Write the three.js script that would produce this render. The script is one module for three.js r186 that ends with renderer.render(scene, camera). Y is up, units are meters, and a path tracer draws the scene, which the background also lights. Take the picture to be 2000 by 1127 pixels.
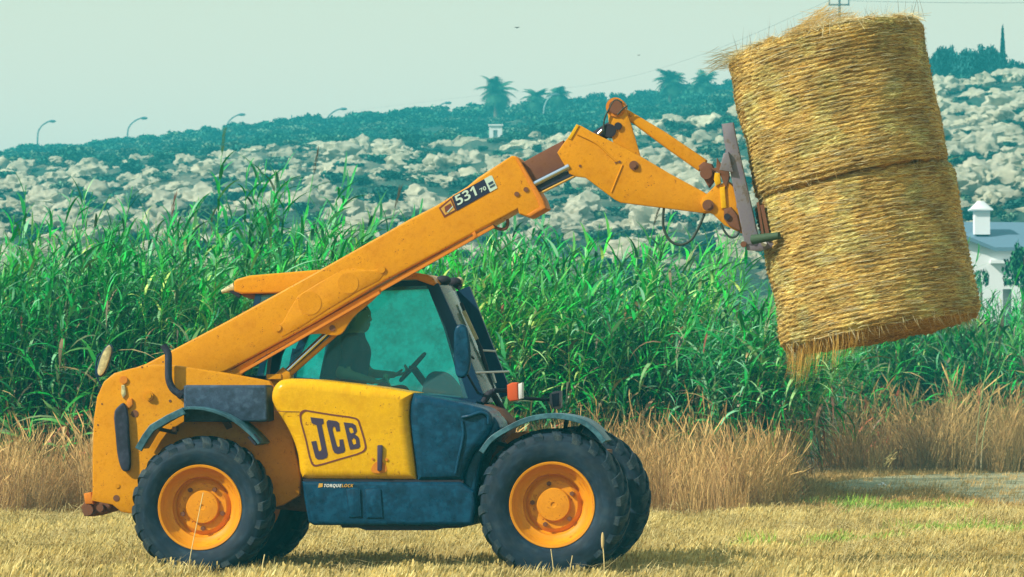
import * as THREE from 'three';
import { mergeGeometries, toCreasedNormals, mergeVertices } from 'three/addons/utils/BufferGeometryUtils.js';
import { MarchingCubes } from 'three/addons/objects/MarchingCubes.js';
import { FontLoader } from 'three/addons/loaders/FontLoader.js';
import { createNoise2D, createNoise3D, createNoise4D } from 'simplex-noise';

// ------------------------------------------------------------------ camera, sky, sun, exposure
const scene = new THREE.Scene();
const FOCAL = 7904, DIST = 32, EYE = 1.5, HORIZON = 760;
const PITCH = Math.atan((HORIZON - 563.5) / FOCAL);
const camera = new THREE.PerspectiveCamera(2 * Math.atan(563.5 / FOCAL) * 180 / Math.PI, 2000 / 1127, 0.5, 6000);
camera.position.set(0, EYE, DIST);
camera.rotation.x = PITCH;
camera.focus = DIST; camera.userData.fStop = 11;
scene.add(camera);

function makeSky() {
  const w = 512, h = 256, d = new Float32Array(w * h * 4);
  for (let y = 0; y < h; y++) {
    const el = ((y + 0.5) / h - 0.5) * 180;
    for (let x = 0; x < w; x++) {
      let c;
      if (el < 0) c = [0.42, 0.44, 0.37];
      else {
        const t = Math.min(1, el / 6), s = Math.pow(Math.min(1, Math.max(0, (el - 6) / 60)), 0.6);
        const a = [1.40, 1.02, 0.86], b = [0.85, 0.81, 0.62], z = [0.30, 0.43, 0.49];
        c = a.map((v, i) => (v + (b[i] - v) * t) * (1 - s) + z[i] * s);
      }
      const o = (y * w + x) * 4;
      d[o] = c[0]; d[o + 1] = c[1]; d[o + 2] = c[2]; d[o + 3] = 1;
    }
  }
  const t = new THREE.DataTexture(d, w, h, THREE.RGBAFormat, THREE.FloatType);
  t.mapping = THREE.EquirectangularReflectionMapping; t.magFilter = THREE.LinearFilter; t.minFilter = THREE.LinearFilter; t.needsUpdate = true;
  return t;
}
scene.background = makeSky();
scene.environment = scene.background;
scene.environmentIntensity = 1;

const sun = new THREE.DirectionalLight(new THREE.Color().setRGB(1, 0.93, 0.80), 5);
sun.position.set(-70, 62, 38);
sun.castShadow = true; sun.shadow.radius = 1;
sun.shadow.mapSize.set(4096, 4096);
Object.assign(sun.shadow.camera, { left: -30, right: 30, top: 30, bottom: -30, near: 1, far: 900 });
scene.add(sun, sun.target);
scene.fog = new THREE.FogExp2(new THREE.Color().setRGB(0.07, 0.80, 0.93), 0.00125);

const renderer = new THREE.WebGLRenderer({ antialias: true });
renderer.setSize(1024, 577);
renderer.toneMapping = THREE.LinearToneMapping;
renderer.toneMappingExposure = 1.16;
renderer.shadowMap.enabled = true;

// ------------------------------------------------------------------ helpers
function rngOf(s) { return () => { s = (s + 0x6d2b79f5) | 0; let t = Math.imul(s ^ (s >>> 15), 1 | s); t = (t + Math.imul(t ^ (t >>> 7), 61 | t)) ^ t; return ((t ^ (t >>> 14)) >>> 0) / 4294967296; }; }
const R0 = rngOf(11);
const rr = (a, b, r = R0) => a + (b - a) * r();
const n2 = createNoise2D(rngOf(3)), n3 = createNoise3D(rngOf(4)), n4 = createNoise4D(rngOf(5));
const fbm2 = (x, y, o = 4) => { let s = 0, a = 0.5, f = 1; for (let i = 0; i < o; i++) { s += a * n2(x * f, y * f); a *= 0.5; f *= 2; } return s; };
const V = (x, y, z) => new THREE.Vector3(x, y, z);
const lerp = (a, b, t) => a + (b - a) * t, clamp = (x, a = 0, b = 1) => Math.min(b, Math.max(a, x));
const smooth = (a, b, x) => { const t = clamp((x - a) / (b - a)); return t * t * (3 - 2 * t); };
const table = (xs, ys, x) => { if (x <= xs[0]) return ys[0]; for (let i = 1; i < xs.length; i++) if (x <= xs[i]) return lerp(ys[i - 1], ys[i], (x - xs[i - 1]) / (xs[i] - xs[i - 1])); return ys[ys.length - 1]; };
function ray(px, py) {
  const x = (px - 1000) / FOCAL, y = (563.5 - py) / FOCAL, c = Math.cos(PITCH), s = Math.sin(PITCH);
  return [x, y * c + s, y * s - c];
}
function at(px, py, z) { const d = ray(px, py), t = (z - DIST) / d[2]; return V(d[0] * t, EYE + d[1] * t, z); }
const hAt = (py, d) => EYE + (HORIZON - py) * d / FOCAL;          // height seen at row py, d metres away
const xAt = (px, d) => (px - 1000) * d / FOCAL;

const taken = new Map();
function numbered(name) { const n = taken.get(name) || 0; taken.set(name, n + 1); return n ? name + '_' + String(n).padStart(3, '0') : name; }
function prep(g) {
  g = g.index ? g.toNonIndexed() : g.clone();
  for (const k of Object.keys(g.attributes)) if (!['position', 'normal', 'uv', 'color'].includes(k)) g.deleteAttribute(k);
  if (!g.attributes.normal) g.computeVertexNormals();
  if (!g.attributes.uv) g.setAttribute('uv', new THREE.Float32BufferAttribute(new Float32Array(g.attributes.position.count * 2), 2));
  g.morphAttributes = {}; g.clearGroups();
  return g;
}
const join = (list) => { const l = list.map(prep); return l.length > 1 ? mergeGeometries(l) : l[0]; };
function put(name, geoms, mat, parent) {
  const m = new THREE.Mesh(Array.isArray(geoms) ? join(geoms) : geoms, mat);
  m.name = parent ? name : numbered(name); m.castShadow = m.receiveShadow = true;
  (parent || scene).add(m);
  return m;
}
function tag(o, label, category, group, kind) { if (label) o.userData.label = label; if (category) o.userData.category = category; if (group) o.userData.group = group; if (kind) o.userData.kind = kind; return o; }
function thing(name, label, category, group) { const g = new THREE.Group(); g.name = numbered(name); scene.add(g); return tag(g, label, category, group); }
function copyOf(o, label) { const c = o.clone(); c.name = numbered(o.name.replace(/_\d{3}$/, '')); c.userData = { ...o.userData }; if (label) c.userData.label = label; scene.add(c); return c; }
function cloud(name, geo, mat, mats, cols, parent) {
  const m = new THREE.InstancedMesh(geo, mat, mats.length);
  mats.forEach((x, i) => { m.setMatrixAt(i, x); if (cols) m.setColorAt(i, cols[i]); });
  m.name = parent ? name : numbered(name); m.castShadow = m.receiveShadow = true; m.userData.kind = 'stuff';
  (parent || scene).add(m);
  return m;
}
function mass(name, label, category, list, m) {                                // one uncountable mass made of a few kinds of copies
  const g = new THREE.Group(); g.name = numbered(name); g.userData = { label, category, kind: 'stuff' }; scene.add(g);
  for (const [geo, mats, cols, part] of list) cloud(part, geo, m, mats, cols, g);
  return g;
}
const mtx = (p, e, s) => new THREE.Matrix4().compose(p, new THREE.Quaternion().setFromEuler(e), typeof s === 'number' ? V(s, s, s) : s);
const C = (r, g, b) => new THREE.Color().setRGB(r, g, b);

// ------------------------------------------------------------------ tileable noise and textures
const TS = 512;
function tileNoise(freq, oct, seed) {
  const out = new Float32Array(TS * TS);
  for (let y = 0; y < TS; y++) for (let x = 0; x < TS; x++) {
    const a = x / TS * Math.PI * 2, b = y / TS * Math.PI * 2; let s = 0, amp = 0.5, f = freq / (Math.PI * 2);
    for (let o = 0; o < oct; o++) { s += amp * n4(Math.cos(a) * f + seed, Math.sin(a) * f, Math.cos(b) * f, Math.sin(b) * f + seed); amp *= 0.5; f *= 2; }
    out[y * TS + x] = s;
  }
  return out;
}
const NA = tileNoise(4, 3, 0), NB = tileNoise(16, 3, 9), NC = tileNoise(70, 2, 21);
function texOf(fn, srgb = true, rep = 1) {
  const d = new Uint8Array(TS * TS * 4);
  for (let i = 0; i < TS * TS; i++) { const c = fn(NA[i], NB[i], NC[i], i % TS, Math.floor(i / TS)); for (let k = 0; k < 3; k++) d[i * 4 + k] = clamp(c[k]) * 255; d[i * 4 + 3] = 255; }
  const t = new THREE.DataTexture(d, TS, TS); t.wrapS = t.wrapT = THREE.RepeatWrapping; t.magFilter = THREE.LinearFilter; t.minFilter = THREE.LinearMipmapLinearFilter; t.generateMipmaps = true;
  if (srgb) t.colorSpace = THREE.SRGBColorSpace;
  t.repeat.set(rep, rep); t.needsUpdate = true; return t;
}
// worn paint: faint mottling, rust freckles and chips with an outline of their own
const mixc = (a, b, t) => a.map((v, i) => v + (b[i] - v) * t);
const wornPaint = (amount) => texOf((a, b, c) => {
  let k = [1 + 0.08 * a + 0.06 * b + 0.06 * c, 1 + 0.12 * a + 0.10 * b + 0.07 * c, 1 + 0.06 * c].map((v) => v * 0.95);
  k = mixc(k, [0.80, 0.70, 0.55], smooth(0.16, 0.42, b + 0.6 * a) * 0.35 * amount);
  k = mixc(k, [0.42, 0.22, 0.16], smooth(0.41, 0.47, 0.5 * b + 0.95 * c + 0.25 * a - 0.04) * Math.min(1, amount) * smooth(-0.2, 0.2, a + 0.3 * b));
  return k;
}, true, 0.8);
const paintMap = wornPaint(0.8), rustyMap = wornPaint(1.6);
const roughMap = texOf((a, b, c) => { const v = 0.72 + 0.5 * b + 0.25 * c; return [v, v, v]; }, false, 0.8);
const dustMap = texOf((a, b, c) => { const v = 0.80 + 0.25 * a + 0.25 * b + 0.12 * c, t = smooth(0.05, 0.4, b + 0.5 * a); return mixc([v, v, v], [1, 1, 0.95], t * 0.6); }, true, 0.9);
const grainBump = texOf((a, b, c) => { const v = 0.5 + 0.35 * c + 0.3 * b; return [v, v, v]; }, false, 1);
const std = (color, rough, o = {}) => new THREE.MeshPhysicalMaterial({ color, roughness: rough, specularIntensity: 0.45, ...o });
const mat = {
  paint: std(C(0.71, 0.296, 0.003), 0.45, { specularIntensity: 0.32, map: paintMap, roughnessMap: roughMap }),
  rusty: std(C(0.72, 0.24, 0.014), 0.62, { map: rustyMap }),
  hood: std(C(0.82, 0.455, 0.002), 0.36, { specularIntensity: 0.35, map: paintMap, roughnessMap: roughMap }),
  rim: std(C(0.82, 0.32, 0.006), 0.5, { map: rustyMap }),
  rust: std(C(0.20, 0.085, 0.045), 0.85, { map: rustyMap }),
  navy: std(C(0.008, 0.072, 0.150), 0.46, { map: dustMap, roughnessMap: roughMap }),
  box: std(C(0.060, 0.105, 0.180), 0.5, { map: dustMap }),
  rubber: std(C(0.019, 0.044, 0.080), 0.66, { map: dustMap, vertexColors: true }),
  guard: std(C(0.075, 0.20, 0.26), 0.42, { map: dustMap }),
  frame: std(C(0.008, 0.038, 0.090), 0.5),
  dark: std(C(0.025, 0.022, 0.034), 0.7),
  pad: std(C(0.045, 0.052, 0.090), 0.6, { map: dustMap }),
  grey: std(C(0.235, 0.215, 0.255), 0.55, { map: rustyMap, metalness: 0.25 }),
  chrome: std(C(0.62, 0.72, 0.86), 0.16, { metalness: 1 }),
  ink: std(C(0.055, 0.038, 0.075), 0.55),
  inkRed: std(C(0.17, 0.045, 0.030), 0.55),
  decalDark: std(C(0.022, 0.026, 0.060), 0.4),
  decalPale: std(C(0.50, 0.66, 0.56), 0.5),
  decalGold: std(C(0.60, 0.34, 0.06), 0.5),
  white: std(C(0.72, 0.74, 0.70), 0.5),
  orange: std(C(0.62, 0.10, 0.025), 0.3),
  cream: std(C(0.74, 0.68, 0.36), 0.4, { map: dustMap }),
  seat: std(C(0.030, 0.085, 0.125), 0.8),
  hose: std(C(0.04, 0.06, 0.05), 0.5),
};

// ------------------------------------------------------------------ land
const PXC = [-1500, 0, 300, 600, 900, 1200, 1500, 1800, 2100, 3500];
const ROWS = [
  [72, 925], [100, 800], [130, 660],
  [160, [575, 570, 568, 565, 560, 560, 565, 590, 590, 560]],
  [200, [495, 485, 480, 470, 462, 455, 440, 430, 420, 400]],
  [260, [420, 400, 395, 370, 350, 340, 300, 280, 270, 250]],
  [330, [360, 338, 325, 300, 288, 280, 220, 180, 165, 150]],
  [400, [352, 330, 318, 292, 280, 262, 205, 172, 158, 145]],
  [450, [345, 322, 305, 270, 255, 235, 195, 168, 155, 140]],
  [520, [335, 308, 284, 247, 227, 203, 176, 168, 157, 140]],
  [580, [400, 357, 345, 333, 321, 309, 300, 290, 280, 260]],
  [700, [430, 400, 390, 380, 370, 360, 350, 340, 330, 320]],
  [900, 620],
];
const RD = ROWS.map((r) => r[0]);
function landPy(px, d) { return table(RD, ROWS.map((r) => (typeof r[1] === 'number' ? r[1] : table(PXC, r[1], px))), d); }
function land(px, d) {
  if (d < 72) return 0;
  const k = smooth(75, 150, d);
  return hAt(landPy(px, d), d) + k * (1.1 * fbm2(px * d / 90000, d / 14, 3) + 0.35 * n2(px * d / 22000, d / 4));
}
const landXZ = (x, z) => { const d = DIST - z; return land(1000 + x * FOCAL / d, d); };

// straw-littered field soil
function strokes(w, h, n, bg, cols, len, lw, angle, spread, seed) {
  const c = document.createElement('canvas'); c.width = w; c.height = h; const g = c.getContext('2d'), r = rngOf(seed);
  g.fillStyle = bg; g.fillRect(0, 0, w, h);
  for (let i = 0; i < n; i++) {
    const x = r() * w, y = r() * h, a = angle + (r() - 0.5) * spread, l = len * (0.4 + r()), dx = Math.cos(a) * l, dy = Math.sin(a) * l, b = (r() - 0.5) * l * 0.25;
    g.strokeStyle = cols[Math.floor(r() * cols.length)]; g.globalAlpha = 0.35 + 0.65 * r(); g.lineWidth = lw * (0.5 + r());
    for (const ox of [-w, 0, w]) for (const oy of [-h, 0, h]) {
      if (x + ox + Math.abs(dx) * 1.3 < 0 || x + ox - Math.abs(dx) * 1.3 > w || y + oy + Math.abs(dy) * 1.3 + lw < 0 || y + oy - Math.abs(dy) * 1.3 - lw > h) continue;
      g.beginPath(); g.moveTo(x + ox, y + oy); g.quadraticCurveTo(x + ox + dx / 2 - dy * 0.1 + b, y + oy + dy / 2 + dx * 0.1 + b, x + ox + dx, y + oy + dy); g.stroke();
    }
  }
  const t = new THREE.CanvasTexture(c); t.wrapS = t.wrapT = THREE.RepeatWrapping; t.colorSpace = THREE.SRGBColorSpace; t.magFilter = THREE.LinearFilter; return t;
}
const strawGround = strokes(1024, 1024, 9000, '#8a6a2c', ['#c9a650', '#b88f3e', '#dcc072', '#8f6a2a', '#6f5122', '#a87f35'], 70, 3, 0, 6.3, 5);
const greenAt = (x, z) => {                                                   // patches of weeds that stay green in the stubble
  let s = 0; for (const [px, py, rx, rz] of [[1745, 995, 0.9, 2.6], [1890, 1043, 1.1, 1.0], [1670, 1060, 0.45, 0.6], [1480, 1075, 0.5, 0.5], [1640, 985, 0.7, 1.2], [1880, 770, 3, 3]]) { const d = EYE * FOCAL / (py - HORIZON), gx = xAt(px, d), gz = DIST - d; s = Math.max(s, 1 - Math.hypot((x - gx) / rx, (z - gz) / rz) + 0.5 * n2(x * 1.3, z * 0.9)); }
  return clamp(s * 1.6);
};
const trackPts = [[1600, 948], [1680, 934], [1760, 929], [1880, 925], [2000, 923], [2200, 921], [2500, 920], [2900, 960], [2300, 985], [2080, 990], [1960, 984], [1880, 972], [1820, 956], [1750, 962], [1660, 962]];
const trackXZ = trackPts.map(([a, b]) => { const d = EYE * FOCAL / (b - HORIZON); return [xAt(a, d), DIST - d]; });
const inTrack = (x, z) => { let c = false; for (let i = 0, j = trackXZ.length - 1; i < trackXZ.length; j = i++) { const [xi, zi] = trackXZ[i], [xj, zj] = trackXZ[j]; if ((zi > z) !== (zj > z) && x < (xj - xi) * (z - zi) / (zj - zi) + xi) c = !c; } return c; };
{
  const xs = [], zs = [];
  for (let x = -2500; x < -40; x += 410) xs.push(x); for (let x = -40; x <= 40; x += 0.5) xs.push(x); for (let x = 450; x <= 2500; x += 410) xs.push(x);
  for (let z = 1500; z > 40; z -= 365) zs.push(z); for (let z = 40; z >= -42; z -= 0.5) zs.push(z); zs.push(-60, -200, -1000, -2500);
  const pos = [], col = [], uv = [], idx = [];
  zs.forEach((z, j) => xs.forEach((x, i) => {
    const near = Math.abs(x) < 39 && z < 39 && z > -40;
    pos.push(x, near ? 0.03 * n2(x * 0.5, z * 0.5) - 0.03 : -0.05, z); uv.push(x / 1.6, z / 1.6);
    const g = near ? greenAt(x, z) : 0, v = 0.85 + 0.25 * fbm2(x * 0.35, z * 0.25, 3);
    col.push(lerp(1, 0.55, g) * v, lerp(0.93, 0.95, g) * v, lerp(0.62, 0.30, g) * v);
    if (i && j) { const a = (j - 1) * xs.length + i - 1, b = a + xs.length; idx.push(a, a + 1, b, a + 1, b + 1, b); }
  }));
  const g = new THREE.BufferGeometry(); g.setAttribute('position', new THREE.Float32BufferAttribute(pos, 3)); g.setAttribute('uv', new THREE.Float32BufferAttribute(uv, 2)); g.setAttribute('color', new THREE.Float32BufferAttribute(col, 3)); g.setIndex(idx.map((_, k) => idx[k - k % 3 + [0, 2, 1][k % 3]])); g.computeVertexNormals();
  tag(put('ground', g, std(C(1, 1, 1), 0.95, { map: strawGround, vertexColors: true })), 'golden stubble field scattered with cut straw', null, null, 'structure');
  const tg = new THREE.ShapeGeometry(new THREE.Shape(trackXZ.map(([x, z]) => new THREE.Vector2(x, -z)))); tg.rotateX(-Math.PI / 2); tg.translate(0, 0.006, 0);
  const gravel = texOf((a, b, c) => { const v = 0.60 + 0.3 * b + 0.35 * c + 0.15 * a; return [v, v * 0.98, v * 0.84]; }, true, 0.35);
  tag(put('dirt_track', tg, std(C(1.0, 1.0, 0.82), 0.95, { map: gravel })), 'pale grey dirt track at the edge of the field', null, null, 'structure');
}
{
  const pos = [], col = [], uv = [], idx = [], cols = [], ds = [];
  for (let px = -1500; px <= 3500; px += 16) cols.push(px);
  for (let d = 72; d < 340; d += 3) ds.push(d); for (let d = 340; d <= 900; d += 8) ds.push(d);
  ds.forEach((d, j) => cols.forEach((px, i) => {
    const x = xAt(px, d), y = land(px, d); pos.push(x, y - (d < 73 ? 0.3 : 0), DIST - d); uv.push(x / 6, d / 6);
    const a = fbm2(x / 9, d / 16, 4), rock = smooth(0.12, 0.36, a + 0.3 * n2(x / 2, d / 5)) * smooth(400, 330, d), dry = smooth(0.1, 0.4, fbm2(x / 14 + 40, d / 20, 3));
    let c = mixc([0.075, 0.155, 0.110], [0.30, 0.31, 0.19], dry); c = mixc(c, [0.36, 0.36, 0.26], rock * 0.8); col.push(...c);
    if (i && j) { const q = (j - 1) * cols.length + i - 1, b = q + cols.length; idx.push(q, q + 1, b, q + 1, b + 1, b); }
  }));
  const g = new THREE.BufferGeometry(); g.setAttribute('position', new THREE.Float32BufferAttribute(pos, 3)); g.setAttribute('uv', new THREE.Float32BufferAttribute(uv, 2)); g.setAttribute('color', new THREE.Float32BufferAttribute(col, 3)); g.setIndex(idx); g.computeVertexNormals();
  tag(put('hillside', g, std(C(1, 1, 1), 0.95, { vertexColors: true, map: texOf((a, b, c) => { const v = 0.82 + 0.3 * b + 0.3 * c; return [v, v, v]; }, true, 1), bumpMap: grainBump, bumpScale: 0.35 })), 'rocky limestone hillside with low scrub rising behind the reeds', null, null, 'structure');
}

// ------------------------------------------------------------------ foliage helpers
function leafCloud(n, sample, size, seed, aspect = 1.6, flat = 0.3) {
  const r = rngOf(seed), pos = [], nor = [], col = [], q = new THREE.Quaternion(), e = new THREE.Euler();
  for (let i = 0; i < n; i++) {
    const s = sample(r), p = s.p, out = s.n, sz = size * (0.6 + 0.9 * r());
    e.set(r() * 6.3, r() * 6.3, r() * 6.3); q.setFromEuler(e);
    const a = V(sz * aspect * 0.5, 0, 0).applyQuaternion(q), b = V(0, sz * 0.5, 0).applyQuaternion(q), nn = V(0, 0, 1).applyQuaternion(q);
    if (nn.dot(out) < 0) nn.negate(); nn.lerp(out, flat).normalize();
    const v = 0.75 + 0.5 * r(), w = 0.9 + 0.2 * r();
    for (const [u, t] of [[-1, 0], [0, -1], [1, 0], [-1, 0], [1, 0], [0, 1]]) { pos.push(p.x + a.x * u + b.x * t, p.y + a.y * u + b.y * t, p.z + a.z * u + b.z * t); nor.push(nn.x, nn.y, nn.z); col.push(v, v * w, v); }
  }
  const g = new THREE.BufferGeometry(); g.setAttribute('position', new THREE.Float32BufferAttribute(pos, 3)); g.setAttribute('normal', new THREE.Float32BufferAttribute(nor, 3)); g.setAttribute('color', new THREE.Float32BufferAttribute(col, 3)); g.setAttribute('uv', new THREE.Float32BufferAttribute(new Float32Array(pos.length / 3 * 2), 2));
  return g;
}
function lobes(k, seed, w, h) {                                               // a crown of several uneven clumps
  const r = rngOf(seed), L = [];
  for (let i = 0; i < k; i++) { const a = r() * 6.28, q = Math.sqrt(r()) * 0.62 * w; L.push([V(Math.cos(a) * q, h * (0.30 + 0.50 * r()), Math.sin(a) * q), w * (0.26 + 0.26 * r()), h * (0.16 + 0.16 * r())]); }
  return (rn) => { const [c, a, b] = L[Math.floor(rn() * k)], n = V(rn() - 0.5, rn() - 0.5, rn() - 0.5).normalize(), t = Math.pow(rn(), 0.35); return { p: V(c.x + n.x * a * t, Math.max(0.02, c.y + n.y * b * t), c.z + n.z * a * t), n: n.clone().setY(n.y + 0.3).normalize() }; };
}
const leafMat = (r, g, b) => std(C(r, g, b), 0.75, { vertexColors: true, side: THREE.DoubleSide });
const leafM = { scrub: leafMat(0.030, 0.145, 0.110), olive: leafMat(0.11, 0.185, 0.075), pine: leafMat(0.018, 0.120, 0.115), palm: leafMat(0.035, 0.13, 0.075), bush: leafMat(0.03, 0.22, 0.07) };  // scrub and pine have a teal distance haze mixed into their base colour
const barkM = std(C(0.16, 0.13, 0.10), 0.9);
const limb = (a, b, r1, r2) => { const d = b.clone().sub(a), g = new THREE.CylinderGeometry(r2, r1, d.length(), 7); g.applyQuaternion(new THREE.Quaternion().setFromUnitVectors(V(0, 1, 0), d.normalize())); g.translate((a.x + b.x) / 2, (a.y + b.y) / 2, (a.z + b.z) / 2); return g; };

// ------------------------------------------------------------------ boulders
const boulderG = [1, 2, 3, 4, 5, 6].map((s) => {
  let g = new THREE.IcosahedronGeometry(1, 5); const p = g.attributes.position, col = [];
  for (let i = 0; i < p.count; i++) {
    const v = V(p.getX(i), p.getY(i), p.getZ(i)).normalize(), k = s * 7.3;
    let r = 1 + 0.38 * n3(v.x * 0.9 + k, v.y * 0.9, v.z * 0.9) + 0.22 * n3(v.x * 2.1, v.y * 2.1 + k, v.z * 2.1) + 0.09 * n3(v.x * 5.2 + k, v.y * 5.2, v.z * 5.2) + 0.05 * (1 - Math.abs(n3(v.x * 4, v.y * 4, v.z * 4 + k)) * 2) + 0.02 * n3(v.x * 11 + k, v.y * 11, v.z * 11);
    p.setXYZ(i, v.x * r, v.y * r * 0.82, v.z * r);
    const c = 0.86 + 0.16 * n3(v.x * 3 + k, v.y * 3, v.z * 3) + 0.12 * n3(v.x * 9, v.y * 9 + k, v.z * 9), l = smooth(0.35, 0.6, n3(v.x * 2.4, v.y * 2.4, v.z * 2.4 - k)); 
    col.push(...mixc([c, c, c * 0.96], [0.50, 0.52, 0.45], l * 0.7));
  }
  g.setAttribute('color', new THREE.Float32BufferAttribute(col, 3));
  return toCreasedNormals(g, 1.1);
});
const boulderLow = boulderG.map((_, s) => { const g = new THREE.IcosahedronGeometry(1, 3), p = g.attributes.position, col = []; for (let i = 0; i < p.count; i++) { const v = V(p.getX(i), p.getY(i), p.getZ(i)).normalize(), k = s * 5.1; const r = 1 + 0.4 * n3(v.x + k, v.y, v.z) + 0.2 * n3(v.x * 2.4, v.y * 2.4 + k, v.z * 2.4) + 0.08 * n3(v.x * 6, v.y * 6 + k, v.z * 6); p.setXYZ(i, v.x * r, v.y * r * 0.8, v.z * r); const c = 0.88 + 0.16 * n3(v.x * 4 + k, v.y * 4, v.z * 4); col.push(c, c, c * 0.96); } g.setAttribute('color', new THREE.Float32BufferAttribute(col, 3)); return toCreasedNormals(g, 1.1); });
const limestone = std(C(0.66, 0.63, 0.49), 0.95, { vertexColors: true, bumpMap: texOf((a, b, c) => { const v = 0.5 + 0.5 * b + 0.4 * c; return [v, v, v]; }, false, 3), bumpScale: 0.06 });
{
  const r = rngOf(77), all = [];
  for (let i = 0; i < 7500; i++) {
    const px = rr(-500, 2500, r), d = Math.sqrt(lerp(165 * 165, 345 * 345, r()));
    const m = fbm2(px * d / FOCAL / 15, d / 9 + px / 900, 3) + 0.10, rightSide = smooth(1500, 1900, px);
    if (m < 0.06 + 0.08 * smooth(260, 335, d) - 0.14 * rightSide) continue;
    if (px > 1790 && d < 185) continue;
    const s = (0.15 + 0.72 * Math.pow(r(), 3.2) + 0.55 * rightSide * Math.pow(r(), 2.5)) * (1 + 0.6 * clamp(m));
    if (px > 930 && px < 1008 && d > 300) continue;
    all.push({ px, d, s, a: r() * 6.28, k: Math.floor(r() * 6), t: 0.72 + 0.45 * r(), sx: 0.85 + 0.6 * r(), sy: 0.6 + 0.5 * r(), tl: (r() - 0.5) * 0.5, show: px > -20 && px < 2020 ? s / d : 0 });
  }
  all.sort((a, b) => b.show - a.show);
  const rest = boulderLow.map(() => []), rc = boulderLow.map(() => []);
  all.forEach((b, i) => {
    const p = V(xAt(b.px, b.d), land(b.px, b.d) + b.s * 0.32, DIST - b.d), e = new THREE.Euler(b.tl, b.a, b.tl * 0.7), sc = V(b.s * b.sx, b.s * b.sy, b.s);
    if (i < 260) { const m = put('boulder', boulderG[b.k], limestone); m.position.copy(p); m.rotation.copy(e); m.scale.copy(sc); tag(m, 'pale weathered limestone boulder on the scrubby hillside', 'boulder', 'limestone boulders on the hillside'); }
    else { rest[b.k].push(mtx(p, e, sc)); rc[b.k].push(C(b.t, b.t, b.t * 0.97)); }
  });
  mass('rock_scatter', 'scattered smaller limestone rocks across the hillside', 'rocks', rest.map((l, k) => [boulderLow[k], l, rc[k], 'rock']), limestone);
}

// ------------------------------------------------------------------ scrub, ridge trees
const shrubG = [1, 2, 3, 4].map((s) => leafCloud(520, lobes(7, s * 13, 1, 0.95), 0.13, s * 5));
const treeG = [1, 2, 3, 4].map((s) => leafCloud(1500, lobes(12, s * 31, 1, 1.5), 0.11, s * 8));
{
  const r = rngOf(99), things = [], rest = shrubG.map(() => []), rc = shrubG.map(() => []);
  for (let i = 0; i < 9500; i++) {
    const ridge = r() < 0.5, px = rr(-500, 2500, r), d = ridge ? rr(345, 532, r) : Math.sqrt(lerp(150 * 150, 345 * 345, r()));
    const m = fbm2(px * d / FOCAL / 15, d / 9 + px / 900, 3) + 0.10;
    if (!ridge && m > 0.16 + 0.2 * r()) continue; if (px > 938 && px < 1000 && d > 330 && d < 400) continue;
    if (px > 1800 && d < 190) continue;
    const s = ridge ? 0.7 + 1.0 * r() * r() + 0.5 * smooth(430, 525, d) : 0.35 + 0.85 * r() * r();
    const o = { px, d, s, k: Math.floor(r() * 4), a: r() * 6.28, sy: 0.6 + 0.5 * r(), c: r(), show: px > 0 && px < 2000 && !(ridge && d < 480 && d > 345 && r() < 0.6) ? s / d : 0 };
    things.push(o);
  }
  things.sort((a, b) => b.show - a.show);
  things.forEach((o, i) => {
    const p = V(xAt(o.px, o.d), land(o.px, o.d) - 0.1, DIST - o.d), sc = V(o.s * 1.25, o.s * o.sy, o.s * 1.25);
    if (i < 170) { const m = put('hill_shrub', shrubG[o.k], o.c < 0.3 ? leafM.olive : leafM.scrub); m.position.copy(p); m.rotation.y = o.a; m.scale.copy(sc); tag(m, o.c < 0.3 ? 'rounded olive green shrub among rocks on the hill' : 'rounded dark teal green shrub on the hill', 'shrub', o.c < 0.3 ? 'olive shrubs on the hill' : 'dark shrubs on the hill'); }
    else { rest[o.k].push(mtx(p, new THREE.Euler(0, o.a, 0), sc)); rc[o.k].push(o.c < 0.22 ? C(1.6, 1.3, 0.9) : o.c < 0.42 ? C(5.0, 1.9, 1.6) : C(0.8 + 0.4 * o.c, 0.8 + 0.4 * o.c, 1)); }
  });
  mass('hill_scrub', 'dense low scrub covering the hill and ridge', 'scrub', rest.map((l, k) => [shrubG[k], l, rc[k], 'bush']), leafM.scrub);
}
function tree(name, label, category, group, px, py, d, h, w, geo, m, lean = 0) {  // py: where the crown tops out
  const t = thing(name, label, category, group), top = hAt(py, d), base = land(px, d), H = Math.max(h, top - base);
  t.position.set(xAt(px, d), top - H, DIST - d);
  put('trunk', [limb(V(0, -0.3, 0), V(lean * 0.4, H * 0.55, 0), 0.05 * H * 0.5, 0.025 * H * 0.5), limb(V(lean * 0.4, H * 0.5, 0), V(lean * 0.6 + w * 0.22, H * 0.78, w * 0.1), 0.012 * H, 0.005 * H), limb(V(lean * 0.4, H * 0.48, 0), V(lean * 0.6 - w * 0.24, H * 0.75, -w * 0.1), 0.012 * H, 0.005 * H)], barkM, t);
  const c = put('crown', geo, m, t); c.scale.set(w, h / 1.5 * 1.08, w); c.position.set(lean * 0.6, H - h, 0); c.rotation.y = px;
  return t;
}
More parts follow.
